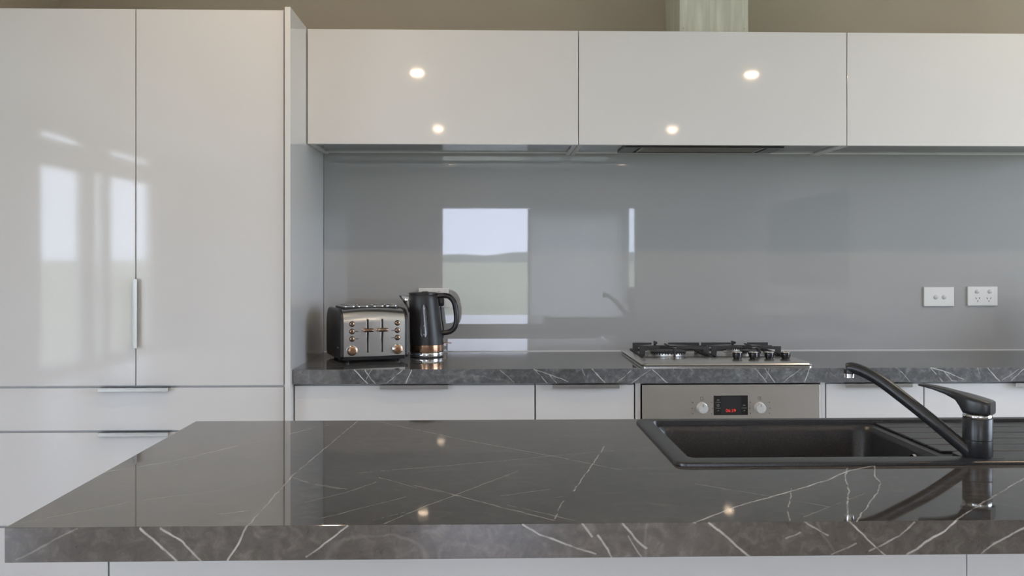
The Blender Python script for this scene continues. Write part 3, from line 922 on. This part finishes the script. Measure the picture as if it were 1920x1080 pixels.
# lever head: a turned cap with a flat tapering lever
bm = bmesh.new()
loops = []
dirv = Vector((0.8237 - TX, 1.7281 - TY, 0)).normalized()
side = Vector((-dirv.y, dirv.x, 0))
secs = [(-0.026, 0.019, 0.0765, 0.0990), (-0.021, 0.024, 0.0760, 0.1005), (-0.008, 0.0262, 0.0760, 0.1035), (0.008, 0.0260, 0.0760, 0.1070),
        (0.020, 0.0235, 0.0775, 0.1100), (0.0265, 0.0205, 0.0880, 0.1115), (0.034, 0.0180, 0.0985, 0.1130), (0.052, 0.0150, 0.1070, 0.1165),
        (0.075, 0.0125, 0.1140, 0.1200), (0.094, 0.0110, 0.1175, 0.1215), (0.100, 0.0085, 0.1180, 0.1212), (0.1025, 0.0040, 0.1185, 0.1205)]
for a, w, z0, z1 in secs:
    r = min(0.006, (z1 - z0) * 0.35, w * 0.45)
    lp = []
    for u, v in rrect(-w, w, z0, z1, r, 4):
        lp.append(dirv * a + side * u + Vector((0, 0, v)))
    loops.append(lp)
add_loops(bm, loops, cap0=True, cap1=True)
lv = obj('lever', bm, M_TAP, t, smooth=True)
obj('marker_dot', lathe([(0, -0.0004), (0.0022, -0.0004), (0.0022, 0.0008), (0, 0.0008)], n=12, cap=False, mat=Matrix.Translation(dirv * 0.0275 + Vector((0, 0, 0.0835))) @ Matrix.Rotation(math.pi / 2, 4, 'X')), M_PRINT, lv)

# ------------------------------------------------------------------ gas cooktop
HX0, HX1, HY0, HY1, HZ = 0.5205, 1.0965, 3.100, 3.605, 0.9005
t = thing('gas_cooktop', 'stainless steel four-burner gas cooktop with black iron trivets on the worktop', 'cooktop', (0.8085, 3.35, HZ))
bm = bmesh.new()
add_loops(bm, [rl(HX0 + 0.02, HX1 - 0.02, HY0 + 0.02, HY1 - 0.02, 0.012, HZ), rl(HX0, HX1, HY0, HY1, 0.016, HZ), rl(HX0, HX1, HY0, HY1, 0.016, HZ + 0.0035),
               rl(HX0 + 0.004, HX1 - 0.004, HY0 + 0.004, HY1 - 0.004, 0.014, HZ + 0.004)], cap0=True, cap1=True)
obj('base_tray', bm, M_STEEL, t, smooth=True, world=True)
obj('seal', prism(rrect(HX0 + 0.003, HX1 - 0.003, HY0 + 0.003, HY1 - 0.003, 0.014), HZ + 0.0041, HZ + 0.0062, 'z'), M_DARK, t, world=True)
bm = bmesh.new()
z = HZ + 0.0063
add_loops(bm, [rl(HX0 + 0.0, HX1 - 0.0, HY0 + 0.0, HY1 - 0.0, 0.016, z), rl(HX0 - 0.0005, HX1 + 0.0005, HY0 - 0.0005, HY1 + 0.0005, 0.016, z + 0.003), rl(HX0 + 0.002, HX1 - 0.002, HY0 + 0.002, HY1 - 0.002, 0.015, z + 0.0065),
               rl(HX0 + 0.010, HX1 - 0.010, HY0 + 0.010, HY1 - 0.010, 0.012, z + 0.0085), rl(HX0 + 0.024, HX1 - 0.024, HY0 + 0.170, HY1 - 0.014, 0.010, z + 0.0095),
               rl(HX0 + 0.030, HX1 - 0.030, HY0 + 0.177, HY1 - 0.020, 0.010, z + 0.0035)], cap0=True, cap1=True)
obj('top_plate', bm, M_STEEL, t, smooth=True, world=True)
PZ = HZ + 0.0098
burners = [(0.655, 3.352, 0.062), (0.655, 3.510, 0.048), (0.956, 3.510, 0.048), (0.956, 3.352, 0.036)]
for bx, by, br in burners:
    b = obj('burner', lathe([(0, PZ), (br + 0.012, PZ), (br + 0.012, PZ + 0.003), (br * 0.98, PZ + 0.005), (br * 0.98, PZ + 0.016), (br * 0.90, PZ + 0.018), (0, PZ + 0.018)], bx, by, 44, cap=False), M_ALU, t, smooth=True, world=True)
    bm = bmesh.new()
    for k in range(36):
        a = 2 * math.pi * k / 36
        m4 = Matrix.Translation((bx, by, PZ + 0.0145)) @ Matrix.Rotation(a, 4, 'Z')
        s = box(br * 0.93, br * 1.005, -0.0016, 0.0016, -0.0025, 0.0030)
        s.transform(m4)
        me = bpy.data.meshes.new('tmp')
        s.to_mesh(me)
        s.free()
        bm.from_mesh(me)
        bpy.data.meshes.remove(me)
    obj('flame_slots', bm, M_DARK, b, world=True)
    obj('burner_cap', lathe([(0, PZ + 0.0182), (br * 1.03, PZ + 0.0182), (br * 1.05, PZ + 0.0205), (br * 0.98, PZ + 0.0235), (0, PZ + 0.026)], bx, by, 44, cap=False), M_BLACK, b, smooth=True, world=True)
GZ = 0.9475      # top of the trivets


def trivet(x0, x1, bx, burn):
    y0, y1 = 3.288, 3.582
    g = obj('trivet', add_box(bmesh.new(), x0, x1, y1 - 0.008, y1, PZ + 0.001, PZ + 0.009, 0.0015), M_IRON, t, world=True)
    obj('trivet_rail', box(x0, x0 + 0.007, y0, y1 - 0.008, PZ + 0.001, PZ + 0.009, 0.0015), M_IRON, g, world=True)
    obj('trivet_rail', box(x1 - 0.007, x1, y0, y1 - 0.008, PZ + 0.001, PZ + 0.009, 0.0015), M_IRON, g, world=True)
    obj('trivet_rail', box(x0 + 0.007, x1 - 0.007, y0, y0 + 0.007, PZ + 0.001, PZ + 0.007, 0.0015), M_IRON, g, world=True)

    def finger(p0, p1, along):
        """leg at p0 and a bar from p0 towards p1"""
        bm = bmesh.new()
        if along == 'x':
            s = 1 if p1[0] > p0[0] else -1
            L1 = abs(p1[0] - p0[0])
            pr = [(0, PZ + 0.001), (0.018, PZ + 0.001), (0.020, GZ - 0.010), (L1 - 0.004, GZ - 0.0075), (L1, GZ - 0.004), (L1 - 0.003, GZ), (0, GZ)]
            bm = prism([(p0[0] + s * a, b) for a, b in pr], p0[1] - 0.0035, p0[1] + 0.0035, 'y', 0.001)
        else:
            s = 1 if p1[1] > p0[1] else -1
            L1 = abs(p1[1] - p0[1])
            pr = [(0, PZ + 0.001), (0.012, PZ + 0.001), (0.014, GZ - 0.010), (L1 - 0.004, GZ - 0.0075), (L1, GZ - 0.004), (L1 - 0.003, GZ), (0, GZ)]
            bm = prism([(p0[1] + s * a, b) for a, b in pr], p0[0] - 0.0035, p0[0] + 0.0035, 'x', 0.001)
        obj('trivet_finger', bm, M_IRON, g, world=True)
    for bx_, by_, br_ in burn:
        finger((x0, by_), (bx_ - 0.030, by_), 'x')
        finger((x1, by_), (bx_ + 0.030, by_), 'x')
    (fx, fy, fr_), (qx, qy, qr) = burn
    finger((fx + 0.012, y0), (fx + 0.012, fy - 0.032), 'y')
    finger((qx - 0.008, y1), (qx - 0.008, qy + 0.024), 'y')
    # cross bar between the two burners, carrying one finger towards each
    my = (fy + qy) / 2 + 0.004
    obj('trivet_rail', box(x0 + 0.007, x1 - 0.007, my - 0.0035, my + 0.0035, PZ + 0.021 + 0.006, PZ + 0.033, 0.0012), M_IRON, g, world=True)
    obj('trivet_finger', box(fx + 0.012 - 0.0035, fx + 0.012 + 0.0035, my - 0.042, my + 0.038, GZ - 0.0045, GZ + 0.001, 0.0015), M_IRON, g, world=True)
    obj('trivet_brace', tube([(x1 - 0.004, y0 + 0.02, PZ + 0.008), (x1 - 0.060, my, PZ + 0.028)], 0.003, 8), M_IRON, g, world=True)


trivet(0.552, 0.804, 0.655, (burners[0], burners[1]))
trivet(0.812, 1.066, 0.956, (burners[3], burners[2]))
for kx in (0.872, 0.929, 0.984, 1.041):
    ky = 3.222
    k = obj('knob', lathe([(0, PZ + 0.0), (0.0125, PZ + 0.0), (0.0125, PZ + 0.007), (0.0150, PZ + 0.0095), (0.0168, PZ + 0.014), (0.0172, PZ + 0.027), (0.0164, PZ + 0.0285), (0, PZ + 0.0285)], kx, ky, 32, cap=False), M_BLACKG, t, smooth=True, world=True)
    obj('knob_cap', lathe([(0, PZ + 0.0287), (0.0163, PZ + 0.0287), (0.0155, PZ + 0.0305), (0.0, PZ + 0.031)], kx, ky, 32, cap=False), M_STEEL, k, smooth=True, world=True, label='steel knob top')
    obj('pointer', box(kx - 0.0007, kx + 0.0007, ky - 0.012, ky + 0.012, PZ + 0.0310, PZ + 0.0314), M_DARK, k, world=True)

# ------------------------------------------------------------------ built-in oven
OX0, OX1, OY = 0.5180, 1.1150, 3.089
t = thing('built_in_oven', 'stainless steel built-in oven with red clock display below the cooktop', 'oven', (0.8163, 3.4, 0.24))
obj('cavity_body', box(OX0 + 0.01, OX1 - 0.01, BY + 0.02, 3.62, 0.245, 0.838), M_HOOD, t, world=True)
pn = obj('control_panel', box(OX0, OX1, OY, BY + 0.019, 0.7285, 0.8445, 0.0015), M_STEEL, t, world=True)
dd = obj('oven_door', box(OX0, OX1, OY, BY + 0.019, 0.2425, 0.7265, 0.002), M_STEEL, t, world=True)
obj('door_window', box(OX0 + 0.06, OX1 - 0.06, OY - 0.002, OY, 0.300, 0.640), M_DISPLAY, dd, world=True)
bm = tube([(OX0 + 0.05, OY - 0.042, 0.690), (OX1 - 0.05, OY - 0.042, 0.690)], 0.009, 16)
for x in (OX0 + 0.08, OX1 - 0.08):
    add_tube(bm, [(x, OY - 0.040, 0.690), (x, OY, 0.690)], 0.006, 12)
obj('door_handle', bm, M_STEELH, dd, smooth=True, world=True)
ds = obj('display', box(0.7567, 0.8712, OY - 0.0012, OY, 0.7432, 0.8085, 0.0004), M_DISPLAY, pn, world=True, label='black clock display')
ROT = Matrix.Rotation(math.pi / 2, 4, 'X')
obj('display_window', box(0.7815, 0.8480, OY - 0.0015, OY - 0.0012, 0.7460, 0.8060), M_SCREEN, t, world=True)
obj('clock_digits', text_bm('06:39', 0.0155, (0.8140, OY - 0.0020, 0.7580)), M_RED, t, world=True, label='red clock digits')
yq = OY - 0.0017
obj('touch_symbol', text_bm('-o-', 0.010, (0.7712, yq, 0.7945)), M_PRINT, t, world=True)
bm = bmesh.new()
add_loops(bm, [[(0.7712 + 0.0040 * math.cos(a) * s, yq, 0.7760 + 0.0040 * math.sin(a) * s) for a in [2 * math.pi * i / 20 for i in range(20)]] for s in (1.0, 0.72)])
obj('touch_symbol', bm, M_PRINT, t, world=True)
for x, z in ((0.7712, 0.7580), (0.8585, 0.7755), (0.8585, 0.7580)):
    obj('touch_symbol', text_bm('<>' if z > 0.76 else '-+', 0.008, (x, yq, z)), M_PRINT, t, world=True)
for x, z in ((0.7712, 0.7862), (0.7712, 0.7668), (0.8585, 0.7668)):
    obj('touch_line', box(x - 0.009, x + 0.009, yq - 0.0002, yq, z - 0.0004, z + 0.0004), M_PRINT, t, world=True)
for kx in (0.7174, 0.9107):
    k = obj('knob', lathe([(0, -0.0), (0.0185, -0.0), (0.0185, 0.002), (0.0168, 0.003), (0.0162, 0.019), (0.0150, 0.021), (0, 0.0212)], n=40, cap=False, mat=Matrix.Translation((kx, OY, 0.7676)) @ ROT), M_KNOBW, t, smooth=True, world=True, label='round silver knob')
    obj('pointer', box(kx - 0.0006, kx + 0.0006, OY - 0.0218, OY - 0.0212, 0.7740, 0.7815), M_PRINTD, k, world=True)
    obj('knob_symbol', add_box(add_box(add_box(add_box(bmesh.new(), kx - 0.0048, kx + 0.0048, OY - 0.0003, OY - 0.00005, 0.8030, 0.8037), kx - 0.0048, kx + 0.0048, OY - 0.0003, OY - 0.00005, 0.7940, 0.7947), kx - 0.0048, kx - 0.0041, OY - 0.0003, OY - 0.00005, 0.7947, 0.8030), kx + 0.0041, kx + 0.0048, OY - 0.0003, OY - 0.00005, 0.7947, 0.8030), M_PRINTD, t, world=True)
    for dx, dz in ((-0.031, 0.0175), (-0.033, -0.002), (-0.031, -0.019), (0.033, 0.0175), (0.035, -0.002), (0.033, -0.019)):
        obj('dial_mark', box(kx + dx - 0.0016, kx + dx + 0.0016, OY - 0.0003, OY - 0.00005, 0.7676 + dz - 0.0010, 0.7676 + dz + 0.0010), M_PRINTD, t, world=True)
obj('knob_symbol', box(0.9103, 0.9111, OY - 0.0003, OY - 0.00005, 0.7965, 0.8010), M_PRINTD, t, world=True)

# ------------------------------------------------------------------ toaster
TW, TD, TH = 0.245, 0.260, 0.187
t = thing('toaster', 'black and stainless steel four-slice toaster with copper buttons on the worktop', 'toaster', (-0.437, 3.420, 0.9005), math.radians(20.4))


def toast_prof(d, z0, h, r, e=0.0):
    """rounded side outline in (y, z)"""
    pts = [(-d / 2 + 0.012, z0), (-d / 2 + 0.002, z0 + 0.010)]
    for k in range(9):
        a = math.pi - math.pi / 2 * k / 8
        pts.append((-d / 2 + r + r * math.cos(a) + 0.002, h - r + r * math.sin(a)))
    for k in range(9):
        a = math.pi / 2 - math.pi / 2 * k / 8
        pts.append((d / 2 - r + r * math.cos(a) - 0.002, h - r + r * math.sin(a)))
    pts += [(d / 2 - 0.002, z0 + 0.010), (d / 2 - 0.012, z0)]
    return pts


# steel shell with a gently bowed front and roof
core = toast_prof(TD - 0.006, 0.0105, TH - 0.004, 0.045)
loops = []
for k in range(13):
    x = -0.1105 + 0.221 * k / 12
    bow = 1 - (x / 0.1105) ** 2
    loops.append([(x, y - 0.003 * bow * (1 if y < 0 else -1), z + (0.006 * bow if z > 0.15 else 0)) for y, z in core])
obj('shell', add_loops(bmesh.new(), loops, cap0=True, cap1=True), M_TOAST, t, smooth=True, label='brushed steel wrap')
for s in (-1, 1):
    p = toast_prof(TD, 0.012, TH, 0.050)
    p2 = toast_prof(TD - 0.012, 0.016, TH - 0.006, 0.048)
    lo = [[(s * 0.1108, y, z) for y, z in p], [(s * 0.1180, y, z) for y, z in p], [(s * 0.1215, y * 0.985, 0.012 + (z - 0.012) * 0.985) for y, z in p], [(s * 0.1228, a, b) for a, b in p2]]
    e = obj('end_cap', add_loops(bmesh.new(), lo, cap0=True, cap1=True), M_BLACK, t, smooth=True, label='matt black end cap')
    if s < 0:
        for k, (y0_, y1_, z0_) in enumerate(((-0.098, -0.094, 0.052), (-0.093, -0.090, 0.0505), (-0.089, -0.084, 0.0505), (-0.083, -0.080, 0.0505), (-0.079, -0.074, 0.0505))):
            obj('brand_mark', box(-0.1231, -0.1226, y0_, y1_, 0.0495, z0_ + 0.002), M_PRINT, e)
obj('base', box(-0.1106, 0.1106, -TD / 2 + 0.0015, TD / 2 - 0.0015, 0.008, 0.0215, 0.002), M_BLACKS, t)
for sx in (-1, 1):
    for sy in (-1, 1):
        obj('foot', lathe([(0, 0), (0.007, 0), (0.008, 0.0079), (0, 0.0079)], sx * 0.092, sy * 0.100, 16, cap=False), M_BLACKS, t, smooth=True)
# top surround and four slots
top = obj('top_plate', prism(rrect(-0.100, 0.100, -0.080, 0.080, 0.012), TH - 0.0045, TH + 0.0050, 'z'), M_BLACKS, t)
for sx in (-0.077, -0.028, 0.028, 0.077):
    lp = lambda g, z: [(sx + a, b, z) for a, b in rrect(-0.017 - g, 0.017 + g, -0.066 - g, 0.066 + g, 0.010)]
    f = obj('slot_frame', add_loops(bmesh.new(), [lp(0.004, TH + 0.0051), lp(0.004, TH + 0.0085), lp(0.0, TH + 0.0100), lp(-0.003, TH + 0.0080), lp(-0.003, TH + 0.0055)]), M_TOAST, top, smooth=True)
    obj('slot_floor', prism(rrect(sx - 0.0135, sx + 0.0135, -0.0625, 0.0625, 0.008), TH + 0.0051, TH + 0.0054, 'z'), M_DARK, top)
# front: lever slots, levers, buttons, dials
FY = -TD / 2 + 0.005


def fy(x):
    return FY - 0.003 * (1 - (x / 0.1105) ** 2)


for sx in (-0.026, 0.026):
    y = fy(sx)
    lp = lambda w, h0, h1, yy: [(sx + a, yy, b) for a, b in rrect(-w, w, h0, h1, w * 0.98, 5)]
    sl = obj('lever_slot', add_loops(bmesh.new(), [lp(0.0048, 0.033, 0.1535, y + 0.001), lp(0.0046, 0.0332, 0.1533, y - 0.0016), lp(0.0030, 0.0350, 0.1515, y - 0.0018), lp(0.0026, 0.0354, 0.1511, y - 0.0002)]), M_CHROME, t, smooth=True)
    obj('slot_gap', prism([(sx + a, b) for a, b in rrect(-0.0027, 0.0027, 0.0352, 0.1512, 0.0026, 4)], y - 0.0006, y - 0.0003, 'y'), M_DARK, sl)
    lo = []
    for a, r in ((-0.0180, 0.0030), (-0.0172, 0.0050), (-0.013, 0.0066), (0.0, 0.0070), (0.013, 0.0066), (0.0172, 0.0050), (0.0180, 0.0030)):
        lo.append([(sx + a, y - 0.016 + 1.15 * r * math.cos(q), 0.1135 + r * math.sin(q)) for q in [2 * math.pi * i / 16 for i in range(16)]])
    lvr = obj('lever', add_loops(bmesh.new(), lo, cap0=True, cap1=True), M_BRONZE, t, smooth=True, label='copper push lever')
    obj('lever_stem', box(sx - 0.0018, sx + 0.0018, y - 0.013, y - 0.0001, 0.110, 0.117), M_BLACKS, lvr)
for sx in (-0.0815, 0.0815):
    y = fy(sx)
    for z in (0.1355, 0.1095, 0.0835):
        m4 = Matrix.Translation((sx, y, z)) @ ROT
        b = obj('button', lathe([(0.0100, -0.001), (0.0100, 0.0020), (0.0086, 0.0028), (0.0078, 0.0016)], n=28, cap=False, mat=m4), M_BLACKS, t, smooth=True)
        obj('button_face', lathe([(0.0078, 0.0), (0.0076, 0.0036), (0.0050, 0.0044), (0.0042, 0.0036), (0.0, 0.0034)], n=28, cap=False, mat=m4), M_BRONZE, b, smooth=True, label='copper push button')
        if z < 0.12:
            obj('button_caption', box(sx * 0.80 - 0.006, sx * 0.80 + 0.006, fy(sx * 0.8) - 0.0004, fy(sx * 0.8) + 0.0006, z - 0.0010, z + 0.0012), M_PRINTD, b)
    m4 = Matrix.Translation((sx, y, 0.0430)) @ ROT
    k = obj('dial', lathe([(0.0185, -0.001), (0.0185, 0.002), (0.0172, 0.0035), (0.0165, 0.013), (0.0150, 0.0150)], n=36, cap=False, mat=m4), M_CHROME, t, smooth=True)
    obj('dial_face', lathe([(0.0152, 0.0148), (0.0125, 0.0160), (0.0, 0.0155)], n=36, cap=False, mat=m4), M_COPPER, k, smooth=True, label='copper dial face')
    for i in range(7):
        a = math.radians(-30 + 40 * i)
        x_, z_ = sx + 0.0225 * math.cos(a), 0.0430 + 0.0225 * math.sin(a)
        obj('dial_tick', box(x_ - 0.0006, x_ + 0.0006, fy(x_) - 0.0004, fy(x_) + 0.0006, z_ - 0.0008, z_ + 0.0008), M_PRINTD, k)

# ------------------------------------------------------------------ kettle on its base
KX, KY = -0.2225, 3.486
kb = thing('power_dock', 'round silver power dock under the black kettle', 'kettle dock', (KX, KY, 0.9005))
obj('plate', lathe([(0, 0), (0.061, 0), (0.0620, 0.001), (0.0620, 0.0030), (0, 0.0030)], n=48, cap=False), M_BLACKS, kb, smooth=True)
obj('collar', lathe([(0, 0.0031), (0.0625, 0.0031), (0.0630, 0.0045), (0.0630, 0.0170), (0.0622, 0.0185), (0, 0.0185)], n=48, cap=False), M_CHROME, kb, smooth=True)
t = thing('kettle', 'matt black jug kettle with copper band and chrome spout beside the toaster', 'kettle', (KX, KY, 0.9195))


def kr(z):
    """kettle radius and axis offset at height z"""
    f = max(0.0, min(1.0, (z - 0.028) / 0.190))
    r = 0.0628 + (0.0525 - 0.0628) * f
    return r, -0.0135 * f


def kloop(z, dr=0.0, n=48):
    r, cx = kr(z)
    return [(cx + (r + dr) * math.cos(2 * math.pi * i / n), (r + dr) * math.sin(2 * math.pi * i / n), z) for i in range(n)]


obj('copper_band', add_loops(bmesh.new(), [kloop(0.0005, -0.004), kloop(0.0005), kloop(0.0020, 0.0004), kloop(0.0270, 0.0004), kloop(0.0280, -0.001)], cap0=True, cap1=True), M_COPPER, t, smooth=True, label='brushed copper band')
zs = [0.0285 + (0.2090 - 0.0285) * k / 14 for k in range(15)]
body = obj('body', add_loops(bmesh.new(), [kloop(0.0285, -0.002)] + [kloop(z) for z in zs] + [kloop(0.2120, -0.002)], cap0=True, cap1=True), M_BLACK, t, smooth=True)
ld = obj('lid', add_loops(bmesh.new(), [kloop(0.2125, -0.004), kloop(0.2125, 0.0006), kloop(0.2170, 0.0010), kloop(0.2195, -0.003), kloop(0.2205, -0.020), kloop(0.2208, -0.045)], cap0=True, cap1=True), M_BLACKS, t, smooth=True)
obj('lid_catch', box(-0.018, 0.006, -0.012, 0.012, 0.2206, 0.2230, 0.001), M_BLACKG, ld)
# spout beak
bm = bmesh.new()
lo = []
for f, dz in ((0.0, 0), (0.35, 0), (0.7, 0), (1.0, 0)):
    zb = 0.146 + f * 0.060
    r, cx = kr(zb)
    pr = 0.001 + 0.034 * f ** 1.35
    half = 0.010 + 0.014 * f * (1 - 0.35 * f)
    lo.append([(cx - r + 0.006, -half, zb), (cx - r - pr * 0.55, -half * 0.75, zb), (cx - r - pr, 0.0, zb + 0.002 * f), (cx - r - pr * 0.55, half * 0.75, zb), (cx - r + 0.006, half, zb)])
add_loops(bm, lo, closed=False)
spo = obj('spout', bm, M_CHROME, t, smooth=True, label='chrome pouring spout')
md = spo.modifiers.new('thickness', 'SOLIDIFY')
md.thickness = 0.0018
obj('spout_lip', tube([lo[k][2] for k in range(4)], 0.0022, 8), M_BLACKS, spo, smooth=True)
# handle
hp = spline([(0.036, 0, 0.2040), (0.058, 0, 0.2075), (0.083, 0, 0.2040), (0.101, 0, 0.1840), (0.109, 0, 0.1500), (0.1105, 0, 0.1150), (0.104, 0, 0.0890), (0.087, 0, 0.0735), (0.066, 0, 0.0690), (0.050, 0, 0.0690)], 6)
obj('handle', tube(hp, 0.0098, 16, 1.25), M_BLACKS, t, smooth=True)
obj('lid_button', box(0.040, 0.056, -0.007, 0.007, 0.2120, 0.2175, 0.002), M_BLACKG, t)
# water gauge on the front of the jug
def gauge(z0, z1, half, dr, m_, name, par):
    bm = bmesh.new()
    lo = []
    for k in range(13):
        z = z0 + (z1 - z0) * k / 12
        e = min(z - z0, z1 - z)
        w = half * (1 if e > 0.006 else 0.55 + 0.45 * e / 0.006)
        r, cx = kr(z)
        lo.append([(-0.006 + w * u, -math.sqrt(max(1e-6, (r + dr) ** 2 - (-0.006 + w * u - cx) ** 2)), z) for u in (-1, -0.5, 0, 0.5, 1)])
    add_loops(bm, lo, closed=False)
    return obj(name, bm, m_, par, smooth=True)


gf = gauge(0.058, 0.176, 0.0122, 0.0006, M_BLACKG, 'gauge_frame', t)
gg = gauge(0.061, 0.173, 0.0098, 0.0012, M_GAUGE, 'gauge_window', gf)
r, cx = kr(0.16)
for z, s in ((0.162, 0.0032), (0.130, 0.0015), (0.118, 0.0013), (0.099, 0.0018), (0.067, 0.0018)):
    r, cx = kr(z)
    yy = -math.sqrt((r + 0.0014) ** 2 - (-0.006 - cx) ** 2)
    obj('gauge_mark', box(-0.006 - s, -0.006 + s, yy - 0.0004, yy, z - s, z + s), M_PRINT, gg)
yy = -math.sqrt((kr(0.085)[0] + 0.0013) ** 2 - (-0.013 - kr(0.085)[1]) ** 2)
obj('switch_lever', prism(rrect(0.060, 0.0925, -0.008, 0.008, 0.006), 0.0290, 0.0325, 'z', 0.0008), M_BRONZE, t, label='small copper switch lever')

# ------------------------------------------------------------------ switches and sockets on the splashback
SY = 3.6692


def plate(name, label, cat, x0, x1, z0, z1, group=None):
    t = thing(name, label, cat, ((x0 + x1) / 2, SY, z0), group=group)
    obj('plate', box(x0, x1, SY - 0.0085, SY, z0, z1, 0.0018), M_PLATE, t, world=True)
    return t


def round_button(t, x, z, r=0.0085):
    obj('button', lathe([(0, -0.001), (r, -0.001), (r, 0.0022), (r * 0.8, 0.0034), (0, 0.0038)], n=28, cap=False, mat=Matrix.Translation((x, SY - 0.0085, z)) @ ROT), M_BUTTON, t, smooth=True, world=True, label='round push button')


def pins(t, x, z):
    for dx, dz, a in ((-0.0068, 0.0035, 0.55), (0.0068, 0.0035, -0.55), (0, -0.0080, 0)):
        s = box(-0.0009, 0.0009, -0.0006, 0.0002, -0.0038, 0.0038)
        s.transform(Matrix.Translation((x + dx, SY - 0.0086, z + dz)) @ Matrix.Rotation(-a, 4, 'Y'))
        obj('pin_slot', s, M_DARK, t, world=True)


t = plate('light_switch', 'white double light switch plate with two round buttons on the splashback', 'light switch', 1.7375, 1.8590, 1.0755, 1.1515)
for x in (1.7855, 1.8185):
    round_button(t, x, 1.1125)
t = plate('power_outlet', 'white double power outlet beside the light switch, nothing plugged in', 'power outlet', 1.9140, 2.0345, 1.0775, 1.1535, 'power outlets on the splashback')
for x in (1.9515, 2.0025):
    round_button(t, x, 1.1340, 0.0080)
for x in (1.9540, 1.9990):
    pins(t, x, 1.1040)
t = plate('power_outlet', 'white double power outlet on the splashback behind the kettle', 'power outlet', -0.2660, -0.1480, 1.0735, 1.1495, 'power outlets on the splashback')
for x in (-0.2330, -0.1830):
    round_button(t, x, 1.1310, 0.0090)
for x, nm in ((-0.2330, 'black plug in the outlet behind the kettle, on the toaster side'), (-0.1780, 'black plug in the outlet behind the kettle, on the handle side')):
    p = thing('power_plug', nm, 'plug', (x, SY - 0.0090, 1.095), group='plugs behind the kettle')
    obj('plug_body', prism([(x + a, 1.0960 + b) for a, b in rrect(-0.013, 0.013, -0.016, 0.016, 0.006)], SY - 0.034, SY - 0.0090, 'y', 0.002), M_BLACKS, p, smooth=True, world=True)
    sgn = -1 if x < -0.2 else 1
    obj('cord', tube(spline([(x, SY - 0.020, 1.081), (x + 0.004 * sgn, SY - 0.022, 1.04), (x + 0.010 * sgn, SY - 0.022, 0.97), (x - 0.012, SY - 0.030, 0.9055), (x - 0.030, SY - 0.050, 0.9045)], 6), 0.0032, 10), M_BLACKS, p, smooth=True, world=True)

# ------------------------------------------------------------------ knife block at the far end of the worktop
t = thing('knife_block', 'smoke grey knife block with a walnut collar on the worktop by the wall outlets', 'knife block', (2.30, 3.40, 0.9005))
obj('block', box(-0.10, 0.10, -0.055, 0.055, 0.0, 0.155, 0.003), M_ACRYL, t)
obj('collar', box(-0.112, 0.112, -0.066, 0.066, 0.1555, 0.195, 0.003), M_WOOD, t, label='walnut collar')
for k in range(5):
    x = -0.080 + 0.040 * k
    h = obj('knife_handle', tube([(x, 0.0, 0.1955), (x + 0.002, 0, 0.24), (x - 0.002, 0, 0.30 + 0.008 * (k % 3)), (x - 0.001, 0, 0.318 + 0.008 * (k % 3))], [0.008, 0.0095, 0.011, 0.007], 14, 0.75), M_STEELH, t, smooth=True, label='steel knife handle')

# ------------------------------------------------------------------ recessed ceiling lights
DLX = {-0.55: 'pantry', 2.13: 'far'}
first = None
for i, y in enumerate((2.35, -0.8, -4.0, -7.1)):
    for x in (-0.55, 2.13):
        lab = 'white recessed downlight in the ceiling, ' + ('over the aisle', 'behind the island', 'in the middle of the room', 'near the rear glass door')[i] + (' on the pantry side' if x < 0 else ' on the blind side')
        t = thing('downlight', lab, 'downlight', (x, y, CEIL), group='recessed ceiling downlights')
        if first is None:
            a = obj('trim_ring', lathe([(0.047, -0.0005), (0.058, -0.0005), (0.056, -0.003), (0.048, -0.0035), (0.045, -0.0005)], n=32, cap=False), M_FRAME, t, smooth=True)
            b = obj('lens', lathe([(0, -0.0038), (0.030, -0.0034), (0.0435, -0.0024), (0.0455, -0.0012)], n=32, cap=False), M_LENS, t, smooth=True)
            first = (a, b)
        else:
            for s in first:
                c = s.copy()
                COL.objects.link(c)
                c.parent = t
        ld = bpy.data.lights.new('downlight_lamp', 'AREA')
        ld.shape = 'DISK'
        ld.size = 0.085
        ld.energy = DOWNLIGHT_W
        ld.color = DOWNLIGHT_COL
        ld.spread = math.radians(180)
        lo_ = bpy.data.objects.new('downlight_lamp', ld)
        lo_.location = (0, 0, -0.0055)
        COL.objects.link(lo_)
        lo_.parent = t

# ------------------------------------------------------------------ far side of the room (seen mirrored in the glass)
t = thing('roller_blind', 'charcoal roller blind drawn down over the wall opposite the pantry', 'blind', (RIGHT, -5.4, 0.9))
obj('fabric', box(RIGHT - 0.035, RIGHT - 0.032, -7.0, -3.9, 0.92, 2.10), M_BLIND, t, world=True)
obj('cassette', box(RIGHT - 0.075, RIGHT - 0.002, -7.03, -3.87, 2.101, 2.19, 0.004), M_FRAME, t, world=True)
obj('bottom_bar', box(RIGHT - 0.042, RIGHT - 0.026, -7.0, -3.9, 0.895, 0.919, 0.003), M_STEELH, t, world=True)
t = thing('sideboard', 'low white sideboard under the charcoal blind', 'sideboard', (RIGHT - 0.25, -5.2, 0))
obj('body', box(RIGHT - 0.47, RIGHT - 0.02, -6.4, -4.0, 0.12, 0.70, 0.004), M_CARCASS, t, world=True)
for k in range(4):
    obj('door', box(RIGHT - 0.488, RIGHT - 0.4705, -6.395 + 0.6 * k, -5.81 + 0.6 * k, 0.13, 0.69, 0.002), M_WHITE, t, world=True)
for sx in (-0.44, -0.05):
    for y in (-6.3, -4.1):
        obj('leg', lathe([(0, 0), (0.015, 0), (0.02, 0.1195), (0, 0.1195)], RIGHT + sx, y, 14, cap=False), M_WOOD, t, smooth=True, world=True)
